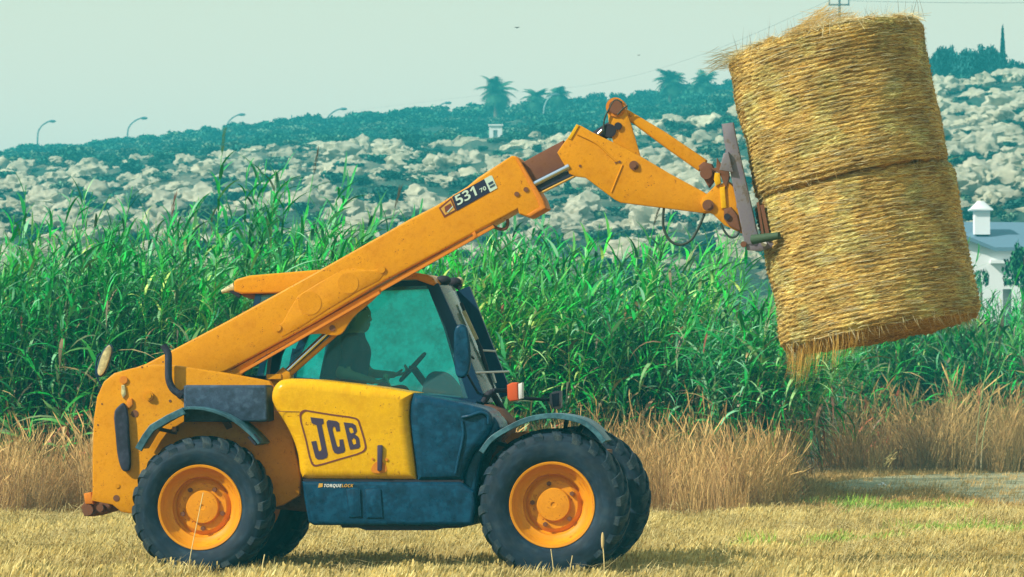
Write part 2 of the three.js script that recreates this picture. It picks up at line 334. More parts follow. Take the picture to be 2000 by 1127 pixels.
{
  const r = rngOf(123);
  const line = [[0, 300], [100, 298], [180, 292], [250, 270], [330, 276], [420, 256], [480, 250], [540, 236], [600, 228], [660, 224], [740, 224], [800, 228], [830, 222], [858, 219], [885, 216], [930, 210], [1000, 208], [1060, 192], [1140, 184], [1230, 182], [1290, 178], [1340, 165], [1400, 160], [1440, 156], [1600, 150]];
  const X = line.map((l) => l[0]), Y = line.map((l) => l[1]);
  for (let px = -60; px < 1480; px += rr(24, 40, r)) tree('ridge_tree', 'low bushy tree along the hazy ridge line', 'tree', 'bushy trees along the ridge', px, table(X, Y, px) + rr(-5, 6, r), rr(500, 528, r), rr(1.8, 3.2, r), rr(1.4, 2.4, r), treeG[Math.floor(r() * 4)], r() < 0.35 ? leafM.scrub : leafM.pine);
  // trees on the right-hand crest
  const crest = [[1790, 118], [1815, 112], [1838, 96], [1856, 93], [1880, 104], [1902, 100], [1922, 92], [1944, 104], [1975, 118], [1995, 124], [2020, 118], [2050, 110]];
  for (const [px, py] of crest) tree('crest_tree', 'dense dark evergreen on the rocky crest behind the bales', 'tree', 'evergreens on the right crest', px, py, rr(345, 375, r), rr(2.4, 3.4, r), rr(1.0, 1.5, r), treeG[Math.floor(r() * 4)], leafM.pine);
  const cyp = leafCloud(1400, (q) => { const y = Math.pow(q(), 0.8), a = q() * 6.28, w = 0.5 * Math.pow(1 - y, 0.8) * (0.6 + 0.4 * q()) + 0.03; return { p: V(Math.cos(a) * w, y * 1.5, Math.sin(a) * w), n: V(Math.cos(a), 0.2, Math.sin(a)) }; }, 0.10, 4);
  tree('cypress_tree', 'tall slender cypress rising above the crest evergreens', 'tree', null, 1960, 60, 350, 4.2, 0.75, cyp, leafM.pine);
}
// palms
function palm(label, px, py, d, rad, trunkLean, seed, ht = 3.4) {
  const r = rngOf(seed), t = thing('palm_tree', label, 'palm'), base = land(px, d), cy = hAt(py, d), H = Math.max(1.5, cy - base);
  t.position.set(xAt(px, d), cy - H, DIST - d);
  put('trunk', [limb(V(-trunkLean, -0.3, 0), V(0, H, 0), rad * 0.13, rad * 0.10)], barkM, t);
  for (let i = 0; i < 44; i++) {
    const az = r() * 6.28, el = lerp(-0.9, 1.4, r()), L = rad * (0.75 + 0.4 * r()), pos = [], N = 6, list = [];
    let p = V(0, H, 0), e = el; const spine = [p.clone()];
    for (let k = 0; k < N; k++) { p = p.clone().add(V(Math.cos(az) * Math.cos(e), Math.sin(e), Math.sin(az) * Math.cos(e)).multiplyScalar(L / N)); spine.push(p); e -= 0.20; }
    const sd = V(-Math.sin(az), 0, Math.cos(az)), col = [];
    for (let k = 0; k < N; k++) for (const s of [-1, 1]) for (let j = 0; j < 2; j++) {
      const a = spine[k].clone().lerp(spine[k + 1], j / 2), b = spine[k].clone().lerp(spine[k + 1], j / 2 + 0.62), w = rad * 0.42 * Math.sin(Math.PI * (0.15 + 0.8 * (k + j / 2) / N)), tip = b.clone().addScaledVector(sd, s * w).add(V(0, -w * 0.35, 0)).add(spine[k + 1].clone().sub(spine[k]));
      pos.push(...a.toArray(), ...b.toArray(), ...tip.toArray()); const v = 0.8 + 0.4 * r(); for (let q = 0; q < 3; q++) col.push(v, v, v);
    }
    const g = new THREE.BufferGeometry(); g.setAttribute('position', new THREE.Float32BufferAttribute(pos, 3)); g.setAttribute('color', new THREE.Float32BufferAttribute(col, 3)); g.computeVertexNormals();
    put('frond', g, leafM.palm, t);
  }
}
palm('largest palm on the ridge, left of the other palms', 970, 178, 480, 2.5, 0.1, 1);
palm('small round-headed palm just right of the largest palm', 1046, 190, 485, 1.8, 0, 2);
palm('small palm third from the left on the ridge', 1090, 185, 488, 1.7, 0, 3);
palm('wind-bent palm on the ridge above the boom head', 1312, 158, 470, 2.1, 0.3, 4);
palm('palm on the ridge nearest the upper straw bale', 1376, 160, 470, 1.9, 0, 5);

// ------------------------------------------------------------------ street lamps, poles, hut, house
{
  const pole = std(C(0.10, 0.16, 0.18), 0.6), headM = std(C(0.10, 0.15, 0.17), 0.5);
  function lamp(label, px0, px1, py, d, arm = 34, m = pole) {
    const t = thing('street_lamp', label, 'street lamp', null), k = d / FOCAL, H = 9, L = (px1 - px0) * k, top = hAt(py, d);
    t.position.set(xAt(px0, d), top - H, DIST - d);
    put('pole', [limb(V(0, -0.3, 0), V(0, H - 2.2, 0), 0.15, 0.11)], m, t);
    put('arm', [new THREE.TubeGeometry(new THREE.CatmullRomCurve3([V(0, H - 2.25, 0), V(L * 0.06, H - 1.4, 0), V(L * 0.30, H - 0.6, 0), V(L * 0.62, H - 0.12, 0), V(L * 0.8, H, 0)]), 20, 0.10, 8)], m, t);
    const hg = new THREE.SphereGeometry(0.2, 14, 10); hg.scale(2.7, 1.05, 1.2); hg.translate(L * 0.90, H - 0.02, 0);
    put('lamp_head', [hg], headM, t);
  }
  lamp('leftmost curved street lamp on the skyline', 72, 104, 236, 575);
  lamp('second curved street lamp from the left on the skyline', 248, 284, 230, 575);
  lamp('third curved street lamp from the left, above the tall reed', 441, 475, 223, 575);
  lamp('fourth curved street lamp, beside the small ridge utility pole', 636, 674, 212, 575);
  lamp('rightmost skyline street lamp, left of the largest palm', 846, 878, 200, 575);
  lamp('faint pale street lamp standing before the palms', 1062, 1088, 184, 470, 26, std(C(0.30, 0.40, 0.40), 0.6));
  // utility poles
  const up = thing('utility_pole', 'small utility pole with a crossarm on the left ridge', 'utility pole'), d = 540, k = d / FOCAL;
  up.position.set(xAt(589, d), land(589, d), DIST - d); const H = hAt(232, d) - land(589, d);
  put('pole', [limb(V(0, -0.3, 0), V(0, H, 0), 0.13, 0.1)], pole, up);
  put('crossarm', [limb(V(-24 * k, H - 0.1, 0), V(4 * k, H - 0.1, 0), 0.06, 0.06)], pole, up);
  for (const x of [-20, -1]) put('insulator', [limb(V(x * k, H - 0.1, 0), V(x * k, H + 0.55, 0), 0.09, 0.06)], pole, up);
  const d2 = 200, k2 = d2 / FOCAL, u2 = thing('utility_pole', 'utility pole with a crossarm right behind the top of the bales', 'utility pole');
  u2.position.set(xAt(1641, d2), land(1641, d2), DIST - d2); const H2 = hAt(-24, d2) - land(1641, d2), hc = hAt(8, d2) - land(1641, d2);
  put('pole', [limb(V(0, -0.3, 0), V(0, H2, 0), 0.12, 0.055)], pole, u2);
  put('crossarm', [new THREE.BoxGeometry(41 * k2, 0.07, 0.09).translate(-1 * k2, hc, 0)], pole, u2);
  for (const x of [-20, 18]) put('insulator', [limb(V(x * k2, hc, 0), V(x * k2, hc + 0.5, 0), 0.035, 0.03)], pole, u2);
  const P = (px, py, dd) => V(xAt(px, dd), hAt(py, dd), DIST - dd);
  const wire = (label, pts, r) => tag(put('overhead_wire', [new THREE.TubeGeometry(new THREE.CatmullRomCurve3(pts), 40, r, 5)], pole), label, 'wire');
  wire('thin overhead wire running right from the pole behind the bales', [P(1660, 0, 200), P(1760, 2.5, 198), P(2000, 4, 194), P(2300, -3, 190)], 0.009);
  wire('faint overhead wire sagging left from the bale-top pole', [P(1620, 0, 200), P(1400, 95, 235), P(1180, 160, 290), P(900, 190, 380), P(590, 228, 540)], 0.006);
  // white hut
  const dh = 392, kh = dh / FOCAL, hut = thing('white_hut', 'tiny white hut on the slope below the largest palm', 'hut'), white = std(C(0.85, 0.86, 0.84), 0.8), wH = 27 * kh, hh = 30 * kh;
  hut.position.set(xAt(968, dh), hAt(276, dh), DIST - dh);
  put('wall', [new THREE.BoxGeometry(wH * 0.30, hh, 1.4).translate(-wH * 0.32, hh / 2, 0), new THREE.BoxGeometry(wH * 0.34, hh, 1.4).translate(wH * 0.30, hh / 2, 0), new THREE.BoxGeometry(wH * 0.30, hh * 0.28, 1.4).translate(-wH * 0.02, hh * 0.86, 0), new THREE.BoxGeometry(wH * 0.9, hh, 0.1).translate(0, hh / 2, -0.7), new THREE.BoxGeometry(wH, 0.8, 1.5).translate(0, -0.42, 0)], white, hut);
  put('roof', [new THREE.BoxGeometry(wH * 1.08, 0.14, 1.7).translate(0, hh + 0.07, 0)], white, hut);
  put('door', [new THREE.BoxGeometry(wH * 0.28, hh * 0.7, 0.06).translate(-wH * 0.02, hh * 0.36, 0.4)], std(C(0.28, 0.36, 0.38), 0.8), hut);
  // house
  const dd = 150, kk = dd / FOCAL, hs = thing('white_house', 'white house with grey roof and chimney right of the bales', 'house'), wall = std(C(0.80, 0.83, 0.84), 0.85), roofM = std(C(0.13, 0.22, 0.30), 0.7);
  const yb = hAt(600, dd), x0 = xAt(1880, dd), X = (px) => xAt(px, dd) - x0, Y = (py) => hAt(py, dd) - yb;
  hs.position.set(x0, yb, DIST - dd);
  const shp = (pts, dep, z) => { const g = new THREE.ExtrudeGeometry(new THREE.Shape(pts.map(([a, b]) => new THREE.Vector2(X(a), Y(b)))), { depth: dep, bevelEnabled: false }); g.translate(0, 0, z - dep); return g; };
  put('wall', [shp([[1840, 700], [1840, 452], [1896, 468], [1938, 486], [1975, 489], [2260, 489], [2260, 700], [1975, 700], [1975, 565], [1957, 565], [1957, 700]], 0.3, 0.3), shp([[1957, 524], [1975, 524], [1975, 489], [1957, 488]], 0.3, 0.301), new THREE.BoxGeometry(X(2260) - X(1840), Y(700) * -1 + Y(489), 4).translate((X(2260) + X(1840)) / 2, (Y(700) + Y(489)) / 2, -2.25)], wall, hs);
  put('eave', [new THREE.BoxGeometry(X(2262) - X(1932), 0.12, 0.5).translate((X(2262) + X(1932)) / 2, Y(512), 0.35)], wall, hs);
  put('window', [new THREE.BoxGeometry(X(1975) - X(1957), Y(524) - Y(565), 0.05).translate((X(1957) + X(1975)) / 2, (Y(524) + Y(565)) / 2, 0.12)], std(C(0.16, 0.26, 0.24), 0.3), hs);
  put('window_frame', [new THREE.BoxGeometry(0.05, Y(524) - Y(565), 0.06).translate(X(1966), (Y(524) + Y(565)) / 2, 0.16)], wall, hs);
  const rg = new THREE.BufferGeometry();
  const rv = [[1830, 448, 0.6], [1897, 466, 0.6], [1940, 484, 0.6], [2270, 482, 0.6], [2270, 428, -3.2], [1830, 426, -3.2]].map(([a, b, z]) => [X(a), Y(b), z]);
  const tri = (...i) => i.flatMap((k) => rv[k]); rg.setAttribute('position', new THREE.Float32BufferAttribute([...tri(0, 1, 5), ...tri(1, 2, 5), ...tri(2, 4, 5), ...tri(2, 3, 4)], 3));
  const under = rg.clone().translate(0, -0.14, 0), rim = (i, j) => [...rv[i], ...rv[j], rv[i][0], rv[i][1] - 0.14, rv[i][2], ...rv[j], rv[j][0], rv[j][1] - 0.14, rv[j][2], rv[i][0], rv[i][1] - 0.14, rv[i][2]];
  const edge = new THREE.BufferGeometry(); edge.setAttribute('position', new THREE.Float32BufferAttribute([...rim(0, 1), ...rim(1, 2), ...rim(2, 3)], 3)); for (const g of [rg, under, edge]) g.computeVertexNormals();
  const rf = put('roof', [rg, under, edge], roofM, hs);
  const ch = put('chimney', [new THREE.BoxGeometry(30 * kk, Y(405) - Y(456), 0.6).translate(X(1925), (Y(405) + Y(456)) / 2, -1.2)], wall, hs);
  const cap = new THREE.CylinderGeometry(0.16, 0.62, 18 * kk, 4); cap.rotateY(Math.PI / 4); cap.translate(X(1923), Y(399), -1.2);
  put('chimney_cap', [cap, new THREE.BoxGeometry(44 * kk, 0.06, 0.9).translate(X(1923), Y(407), -1.2)], wall, ch);
  const bush = thing('garden_bush', 'bright green bush at the right edge beside the white house', 'bush');
  bush.position.set(xAt(1999, 140), hAt(600, 140), DIST - 140);
  const cg = leafCloud(1600, lobes(10, 71, 1, 1.5), 0.10, 61); put('crown', cg, leafM.bush, bush).scale.set(0.75, 1.5, 0.75);
  put('stem', [limb(V(0, -0.3, 0), V(0, 1.2, 0), 0.08, 0.04)], barkM, bush);
  const b2 = thing('garden_bush', 'small drooping bush against the house wall by the bales', 'bush'); b2.position.set(xAt(1917, 141), hAt(590, 141), DIST - 141);
  put('crown', leafCloud(500, lobes(5, 45, 1, 1.5), 0.12, 33), leafM.bush, b2).scale.set(0.30, 0.8, 0.30); put('stem', [limb(V(0, -0.3, 0), V(0, 0.7, 0), 0.05, 0.03)], barkM, b2);
}

// ------------------------------------------------------------------ reeds and grasses
function strip(out, spine, width, up, c0, c1) {                                // a tapering blade along a spine
  const n = spine.length - 1, L = [], Rr = [];
  for (let i = 0; i <= n; i++) {
    const t = i / n, d = spine[Math.min(n, i + 1)].clone().sub(spine[Math.max(0, i - 1)]).normalize(), s = d.clone().cross(up).normalize(), w = width * (t < 0.25 ? 0.55 + 1.8 * t : Math.pow(1 - (t - 0.25) / 0.75, 0.8)) * 0.5;
    L.push(spine[i].clone().addScaledVector(s, w)); Rr.push(spine[i].clone().addScaledVector(s, -w));
  }
  for (let i = 0; i < n; i++) {
    const ca = mixc(c0, c1, i / n), cb = mixc(c0, c1, (i + 1) / n);
    const T = i === n - 1 ? [[L[i], ca], [Rr[i], ca], [spine[n], cb]] : [[L[i], ca], [Rr[i], ca], [L[i + 1], cb], [Rr[i], ca], [Rr[i + 1], cb], [L[i + 1], cb]];
    for (const [p, c] of T) { out.pos.push(p.x, p.y, p.z); out.col.push(...c); }
  }
}
function geoOf(out) { const g = new THREE.BufferGeometry(); g.setAttribute('position', new THREE.Float32BufferAttribute(out.pos, 3)); g.setAttribute('color', new THREE.Float32BufferAttribute(out.col, 3)); g.computeVertexNormals(); return g; }
function stemInto(out, spine, r0, r1, c0, c1) {
  const n = spine.length - 1;
  for (let i = 0; i < n; i++) for (let k = 0; k < 4; k++) {
    const a = k / 4 * 6.283, b = (k + 1) / 4 * 6.283, ra = lerp(r0, r1, i / n), rb = lerp(r0, r1, (i + 1) / n), P = (s, r, t) => [s.x + Math.cos(t) * r, s.y, s.z + Math.sin(t) * r], ca = mixc(c0, c1, i / n);
    for (const p of [P(spine[i], ra, a), P(spine[i + 1], rb, a), P(spine[i], ra, b), P(spine[i], ra, b), P(spine[i + 1], rb, a), P(spine[i + 1], rb, b)]) { out.pos.push(...p); out.col.push(...ca); }
  }
}
const GREEN = [0.006, 0.50, 0.040], DEEP = [0.010, 0.27, 0.075], TEAL = [0.055, 0.19, 0.105], DEAD = [0.16, 0.105, 0.065], TAN = [0.36, 0.29, 0.16], PALE_GLINT = [0.24, 0.58, 0.24];  // the last colour paints leaf sheen and glints onto some leaves and tips
function reed(seed, H, o = {}) {                                              // stem, leaves and a plume, as three geometries
  const r = rngOf(seed), S = { pos: [], col: [] }, L = { pos: [], col: [] }, PL = { pos: [], col: [] }, bend = o.bend ?? 0.10 + 0.15 * r(), az0 = o.az ?? (r() - 0.5) * 1.5, spine = [];
  const SP = (t) => V(Math.cos(az0) * bend * H * t * t, H * t * (1 - 0.04 * t), Math.sin(az0) * bend * H * t * t);
  for (let i = 0; i <= 7; i++) spine.push(SP(i / 7));
  stemInto(S, spine, 0.014, 0.004, mixc(DEAD, TAN, r()), GREEN);
  const n = o.leaves ?? 22;
  for (let i = 0; i < n; i++) {
    const t = lerp(o.from ?? 0.16, 0.98, (i + r() * 0.6) / n), low = 1 - smooth(0.38, 0.66, t), dead = r() < low * 0.86 + 0.04, az = i * 2.6 + r() * 1.6;
    let e = dead ? rr(-1.2, -0.1, r) : lerp(rr(0.0, 0.6, r), rr(0.7, 1.25, r), smooth(0.45, 0.9, t)), p = SP(t), len = rr(0.36, 0.68, r) * (0.7 + 0.5 * Math.sin(Math.PI * Math.min(1, t))), sp = [p];
    const droop = dead ? 0.25 : lerp(0.42, 0.20, smooth(0.4, 0.95, t)) * (0.5 + r());
    for (let k = 0; k < 5; k++) { p = p.clone().add(V(Math.cos(az) * Math.cos(e) + 0.30, Math.sin(e), Math.sin(az) * Math.cos(e)).multiplyScalar(len / 5)); sp.push(p); e -= droop; if (e < -1.45) e = -1.45; }
    const v = 0.75 + 0.5 * r(), base = dead ? mixc(DEAD, TAN, r()) : r() < 0.13 ? PALE_GLINT : r() < 0.72 ? mixc(DEEP, GREEN, Math.sqrt(r())) : mixc(TEAL, GREEN, r() * 0.6);
    strip(L, sp, o.wide ? rr(0.032, 0.060, r) : rr(0.017, 0.034, r), V(-Math.sin(az), 0.25, Math.cos(az)).cross(V(Math.cos(az), 0, Math.sin(az))).lerp(V(0, 1, 0), 0.5), base.map((c) => c * v), mixc(base, PALE_GLINT, 0.10).map((c) => c * v));
  }
  if (o.plume) for (let i = 0; i < 20; i++) { const t = 1 + i / 20 * 0.07, p = SP(t).add(V((r() - 0.5) * 0.02, 0, 0)), q = p.clone().add(V(rr(0.005, 0.06, r), rr(0.08, 0.18, r), rr(-0.03, 0.03, r))); strip(PL, [p, p.clone().lerp(q, 0.5), q], 0.010, V(0, 0, 1).lerp(V(0, 1, 0), 0.2), o.plume, o.plume); }
  return { S, L, PL };
}
const reedMat = std(C(1, 1, 1), 0.45, { vertexColors: true, side: THREE.DoubleSide });
const dryMat = std(C(1, 1, 1), 0.7, { vertexColors: true, side: THREE.DoubleSide });
{
  const r = rngOf(404), whole = (q) => geoOf({ pos: [...q.S.pos, ...q.L.pos], col: [...q.S.col, ...q.L.col] });
  const protos = [...[1, 2, 3].map((k) => reed(k * 17, 3.7, { leaves: 32 })), ...[4, 5, 6].map((k) => reed(k * 17, 3.7, { leaves: 24, wide: true, from: 0.22 })), ...[7, 8].map((k) => reed(k * 17, 3.7, { leaves: 12, wide: true, from: 0.4 }))].map(whole);
  const low = [1, 2, 3].map((s) => { const q = reed(s * 29 + 3, 2.2, { leaves: 22, from: 0.05, bend: 0.3, wide: true }); return geoOf({ pos: [...q.S.pos, ...q.L.pos], col: [...q.S.col, ...q.L.col] }); });
  const TX = [-600, 0, 60, 150, 250, 330, 420, 500, 600, 690, 760, 850, 930, 1020, 1100, 1180, 1250, 1330, 1420, 1500, 1700, 1900, 2000, 2200, 2600], TY = [420, 420, 450, 462, 440, 415, 395, 392, 415, 448, 480, 500, 502, 510, 525, 505, 482, 492, 500, 505, 530, 590, 575, 560, 560];
  const mats = protos.map(() => []), cols = protos.map(() => []), lm = low.map(() => []), lc = low.map(() => []);
  for (let c = 0; c < 620; c++) {                                             // clumps, each with its own height, lean, tint and make-up
    const cpx = rr(-650, 2650, r), right = smooth(1490, 1560, cpx), cd = lerp(54, 76, right) + 11 * Math.pow(r(), 1.4), hf = 0.66 + 0.40 * r() + 0.22 * n2(cpx / 70, 2), lean = rr(-0.34, 0.14, r), kind = r(), yel = smooth(-0.1, 0.35, fbm2(cpx / 170 + 9, cd / 9, 3)), tone = 0.75 + 0.5 * r(), n = Math.round(rr(7, 18, r));
    for (let i = 0; i < n; i++) {
      const d = Math.max(lerp(53.6, 75.6, right), cd + rr(-0.5, 0.5, r)), x = xAt(cpx, cd) + rr(-0.42, 0.42, r), px = 1000 + x * FOCAL / d;
      const h = hAt(table(TX, TY, px), d) * hf * (0.82 + 0.24 * r()), k = r() < 0.12 ? 6 + Math.floor(r() * 2) : kind < 0.28 ? Math.floor(r() * 3) : 3 + Math.floor(r() * 3), s = h / 3.7, tint = tone * (0.85 + 0.3 * r());
      mats[k].push(mtx(V(x, land(px, d) - 0.05, DIST - d), new THREE.Euler(rr(-0.12, 0.12, r), rr(-1.4, 1.4, r), lean + rr(-0.09, 0.09, r)), V(lerp(1, s, 0.4), s, lerp(1, s, 0.4))));
      cols[k].push(r() < 0.07 ? C(1.6, 0.7, 0.8) : C(tint * (0.9 + 1.2 * yel), tint * (0.9 + 0.25 * yel), tint * (1.15 - 0.6 * yel)));
    }
  }
  for (let i = 0; i < 2600; i++) {                                            // short leaning growth and fallen stems along the front
    const px = rr(-650, 2650, r), right = smooth(1490, 1560, px), d = lerp(53, 75, right) + 3 * r(), k = Math.floor(r() * 3), s = rr(0.45, 1.0, r) * (1 + 0.5 * n2(px / 70, 5)), t = 0.5 + 0.6 * r(), bw = r() < 0.62;
    lm[k].push(mtx(V(xAt(px, d), land(px, d) - 0.05, DIST - d), new THREE.Euler(rr(-0.3, 0.4, r), rr(0, 6.28, r), rr(-0.5, 0.5, r)), s)); lc[k].push(bw ? C(t * 2.6, t * 0.75, t * 0.8) : C(t, t * 0.8, t));
  }
  mass('reed_bed', 'dense bed of tall green reeds behind the telehandler', 'reeds', protos.map((g, k) => [g, mats[k], cols[k], 'reed']), reedMat);
  mass('reed_undergrowth', 'drooping half-dead reed growth along the foot of the bed', 'reeds', low.map((g, k) => [g, lm[k], lc[k], 'reed']), reedMat);
  // stems that stand clear of the mass
  const tall = (label, px, py, d, o) => {
    const H = hAt(py, d) - land(px, d), q = reed(o.seed, H, { wide: true, ...o }), t = thing('giant_reed', label, 'reed'); t.position.set(xAt(px, d), land(px, d), DIST - d);
    put('stem', geoOf(q.S), reedMat, t); put('leaves', geoOf(q.L), reedMat, t); if (q.PL.pos.length) put('plume', geoOf(q.PL), dryMat, t);
  };
  const dk = [0.10, 0.085, 0.055], gr = [0.06, 0.16, 0.06];
  tall('tallest reed, its leafy tip reaching the ridge left of the boom', 412, 275, 54, { seed: 9, leaves: 30, from: 0.4, bend: 0.03, plume: gr });
  tall('thick green reed shoot at the left with upright folded leaves', 222, 395, 54, { seed: 19, leaves: 26, from: 0.4, bend: 0.05 });
  tall('reed at far left with several stiff spreading dark leaves', 76, 385, 54, { seed: 23, leaves: 24, from: 0.4, bend: 0.05 });
  tall('reed leaning right between two taller shoots on the left', 150, 420, 54.5, { seed: 27, leaves: 22, from: 0.4, bend: 0.12, az: 0 });
  tall('thin bent stem with a dark plume between tall reed and boom collar', 552, 315, 55, { seed: 31, leaves: 8, from: 0.4, bend: 0.09, az: 0, plume: dk });
  tall('reed cut by the left picture edge', 4, 395, 54.5, { seed: 33, leaves: 20, from: 0.4, bend: 0.04 });
  tall('upright reed shoot just below the middle of the boom', 648, 400, 55, { seed: 37, leaves: 22, from: 0.5, bend: 0.04 });
  tall('reed with bright pale leaves right of the boom collar', 1124, 470, 55, { seed: 41, leaves: 24, from: 0.5, bend: 0.05 });
  tall('upright reed below the boom head', 985, 450, 55, { seed: 43, leaves: 24, from: 0.5, bend: 0.04 });
  tall('thin leaning stalk with plume below the hose loop', 1200, 420, 56, { seed: 47, leaves: 8, from: 0.5, bend: 0.14, az: 0, plume: dk });
  tall('slender reed tip beneath the hanging hose', 1268, 440, 55, { seed: 53, leaves: 20, from: 0.5, bend: 0.10, az: 0 });
  tall('reed beside the lower edge of the carriage', 1420, 470, 55, { seed: 59, leaves: 22, from: 0.5, bend: 0.08, az: 0 });
  tall('dark plumed stalk in front of the white house roof', 1905, 500, 72, { seed: 61, leaves: 4, from: 0.6, bend: 0.22, az: 0, plume: dk });
  tall('dark plumed stalk leaning right below the house window', 1915, 590, 72, { seed: 67, leaves: 4, from: 0.6, bend: 0.30, az: 0, plume: dk });
  tall('reddish dry reed standing among the left reeds', 288, 400, 55, { seed: 71, leaves: 10, from: 0.5, bend: 0.08, az: 0, plume: [0.20, 0.09, 0.06] });
  tall('bare stalk with a small dark plume left of the boom middle', 700, 385, 56, { seed: 73, leaves: 5, from: 0.6, bend: 0.12, az: 0, plume: dk });
  tall('dark-tipped stalk just above the boom, left of its number plate', 815, 395, 57, { seed: 79, leaves: 6, from: 0.6, bend: 0.14, az: 0, plume: dk });
}
// dry grass
function tuft(seed, n, h0, h1, w, spread, c0, c1, ear = 0, windy = 0.25) {
  const r = rngOf(seed), o = { pos: [], col: [] };
  for (let i = 0; i < n; i++) {
    const b = V(rr(-spread, spread, r), 0, rr(-spread, spread, r)), h = rr(h0, h1, r), az = r() * 6.28, ln = h * (0.08 + 0.32 * r()), dx = Math.cos(az) * ln + windy * h * r(), dz = Math.sin(az) * ln, c = mixc(c0, c1, r()), v = 0.7 + 0.5 * r();
    const P = (t) => V(b.x + dx * t * t, h * t, b.z + dz * t * t), cc = c.map((x) => x * v);
    strip(o, [P(0), P(0.4), P(0.75), P(1)], w * (0.6 + 0.8 * r()), V(0.3 * (r() - 0.5), 0.1, 1), cc, cc.map((x) => x * 1.15));
    if (r() < ear) { const q = P(1); strip(o, [P(0.86), q, q.clone().add(V(dx * 0.15, h * 0.07, 0))], w * 2.6, V(0, 0.1, 1), cc.map((x) => x * 1.15), cc.map((x) => x * 1.3)); }
  }
  return geoOf(o);
}
{
  const r = rngOf(505), OC = [0.36, 0.175, 0.050], YE = [0.56, 0.38, 0.14], RD2 = [0.25, 0.11, 0.055];
  const g = [1, 2, 3, 4].map((s) => tuft(s * 3, 44, 0.50, 1.15, 0.0065, 0.24, s % 2 ? OC : YE, s === 4 ? RD2 : YE, 0.35)), m = g.map(() => []), c = g.map(() => []);
  for (let i = 0; i < 6800; i++) {
    const right = r() < 0.30, px = right ? rr(1480, 2600, r) : rr(-650, 1545, r);
    let d = right ? rr(72.5, 76.5, r) : lerp(48.2, 54.5, Math.sqrt(r())) + 0.8 * n2(px / 90, 3);
    if (!right && px > 1440) d = Math.max(d, lerp(48.2, 53, smooth(1440, 1545, px)));
    const z = DIST - d, x = xAt(px, d); if (inTrack(x, z)) continue;
    const f = fbm2(px / 60, d / 3, 2), k = f > 0.12 ? (r() < 0.5 ? 1 : 2) : Math.floor(r() * 4), front = smooth(49.5, 48.2, d), s = (right ? 1.05 : 0.86) * (0.55 + 0.55 * r() + 0.55 * f) * (1 - 0.45 * front) * (1 + 0.45 * n2(px / 55, 11) * smooth(50.5, 53.5, d)), t = (0.75 + 0.45 * r() + 0.3 * f) * (d > 51.5 ? 0.8 : 1);
    if (right && px < 1790 && r() < 0.85) continue; if (fbm2(px / 45 + 7, d / 2, 2) < -0.12 && r() < 0.75) continue;
    m[k].push(mtx(V(x, land(px, d) - 0.04, z), new THREE.Euler(rr(-0.35, 0.35, r), rr(0, 6.28, r), rr(-0.38, 0.30, r)), s)); c[k].push(C(t, t, t));
  }
  mass('dry_grass', 'waist-high dry golden brown grass in front of the reeds', 'dry grass', g.map((q, k) => [q, m[k], c[k], 'grass_tuft']), dryMat);
  // stubble
  const sg = [1, 2, 3, 4].map((s) => tuft(s * 7 + 1, 16, 0.035, 0.13, 0.0055, 0.075, [0.48, 0.335, 0.075], [0.70, 0.60, 0.26], 0.05, 0.5)), sm = sg.map(() => []), sc = sg.map(() => []);
  for (let i = 0; i < 62000; i++) {
    const d = 29.5 + 20.5 * Math.pow(r(), 1.15), px = rr(-260, 2260, r), x = xAt(px, d), z = DIST - d; if (d > 48 && px < 1440) continue;
    const w = fbm2(x * 0.7, z * 0.22, 3); if (w < -0.18 && r() < 0.6) continue; const gn = greenAt(x, z), k = Math.floor(r() * 4), t = 0.75 + 0.4 * r() + 0.5 * w, s = (0.65 + 0.6 * r() + 0.5 * w) * (d < 32.3 ? 1.25 : 1);
    sm[k].push(mtx(V(x, -0.035, z), new THREE.Euler(rr(-0.15, 0.15, r), rr(-0.7, 0.7, r), rr(-0.2, 0.1, r)), s)); sc[k].push(gn > 0.25 && r() < gn ? C(0.55 * t, 1.0 * t, 0.45 * t) : C(t, t, t));
  }
  for (let i = 0; i < 9000; i++) {                                            // thin litter around the track
    const d = rr(49, 73, r), px = rr(1440, 2400, r), x = xAt(px, d), z = DIST - d; if (inTrack(x, z) && r() < 0.86) continue;
    const k = Math.floor(r() * 4), t = 0.6 + 0.5 * r(), gn = greenAt(x, z); sm[k].push(mtx(V(x, -0.03, z), new THREE.Euler(0, rr(-0.7, 0.7, r), 0), rr(0.6, 1.3, r))); sc[k].push(gn > 0.3 && r() < gn ? C(0.5 * t, t, 0.45 * t) : C(t, t * 0.85, t * 0.85));
  }
  const lg = tuft(55, 7, 0.12, 0.30, 0.007, 0.10, [0.60, 0.45, 0.15], [0.78, 0.64, 0.30], 0, 0.3), lmx = [], lcx = [];
  for (let i = 0; i < 5200; i++) { const d = 29.5 + 19 * r(), px = rr(-260, 2260, r), x = xAt(px, d), z = DIST - d; if (fbm2(x * 0.8 + 30, z * 0.3, 2) < 0.0) continue; const t = 0.7 + 0.5 * r(); lmx.push(mtx(V(x, rr(0.01, 0.06, r), z), new THREE.Euler(rr(-1.5, -1.2, r), rr(0, 6.28, r), rr(-0.4, 0.4, r), 'YXZ'), rr(0.6, 1.2, r))); lcx.push(C(t, t, t)); }
  tag(cloud('loose_straw_litter', lg, dryMat, lmx, lcx), 'loose cut straw lying on the stubble', 'straw');
  mass('stubble', 'short golden stubble and straw covering the field', 'stubble', sg.map((q, k) => [q, sm[k], sc[k], 'stubble_tuft']), dryMat);
  const wg = tuft(91, 40, 0.10, 0.32, 0.012, 0.20, [0.16, 0.36, 0.03], [0.32, 0.46, 0.05], 0, 0.2), wm = [], wc = [];
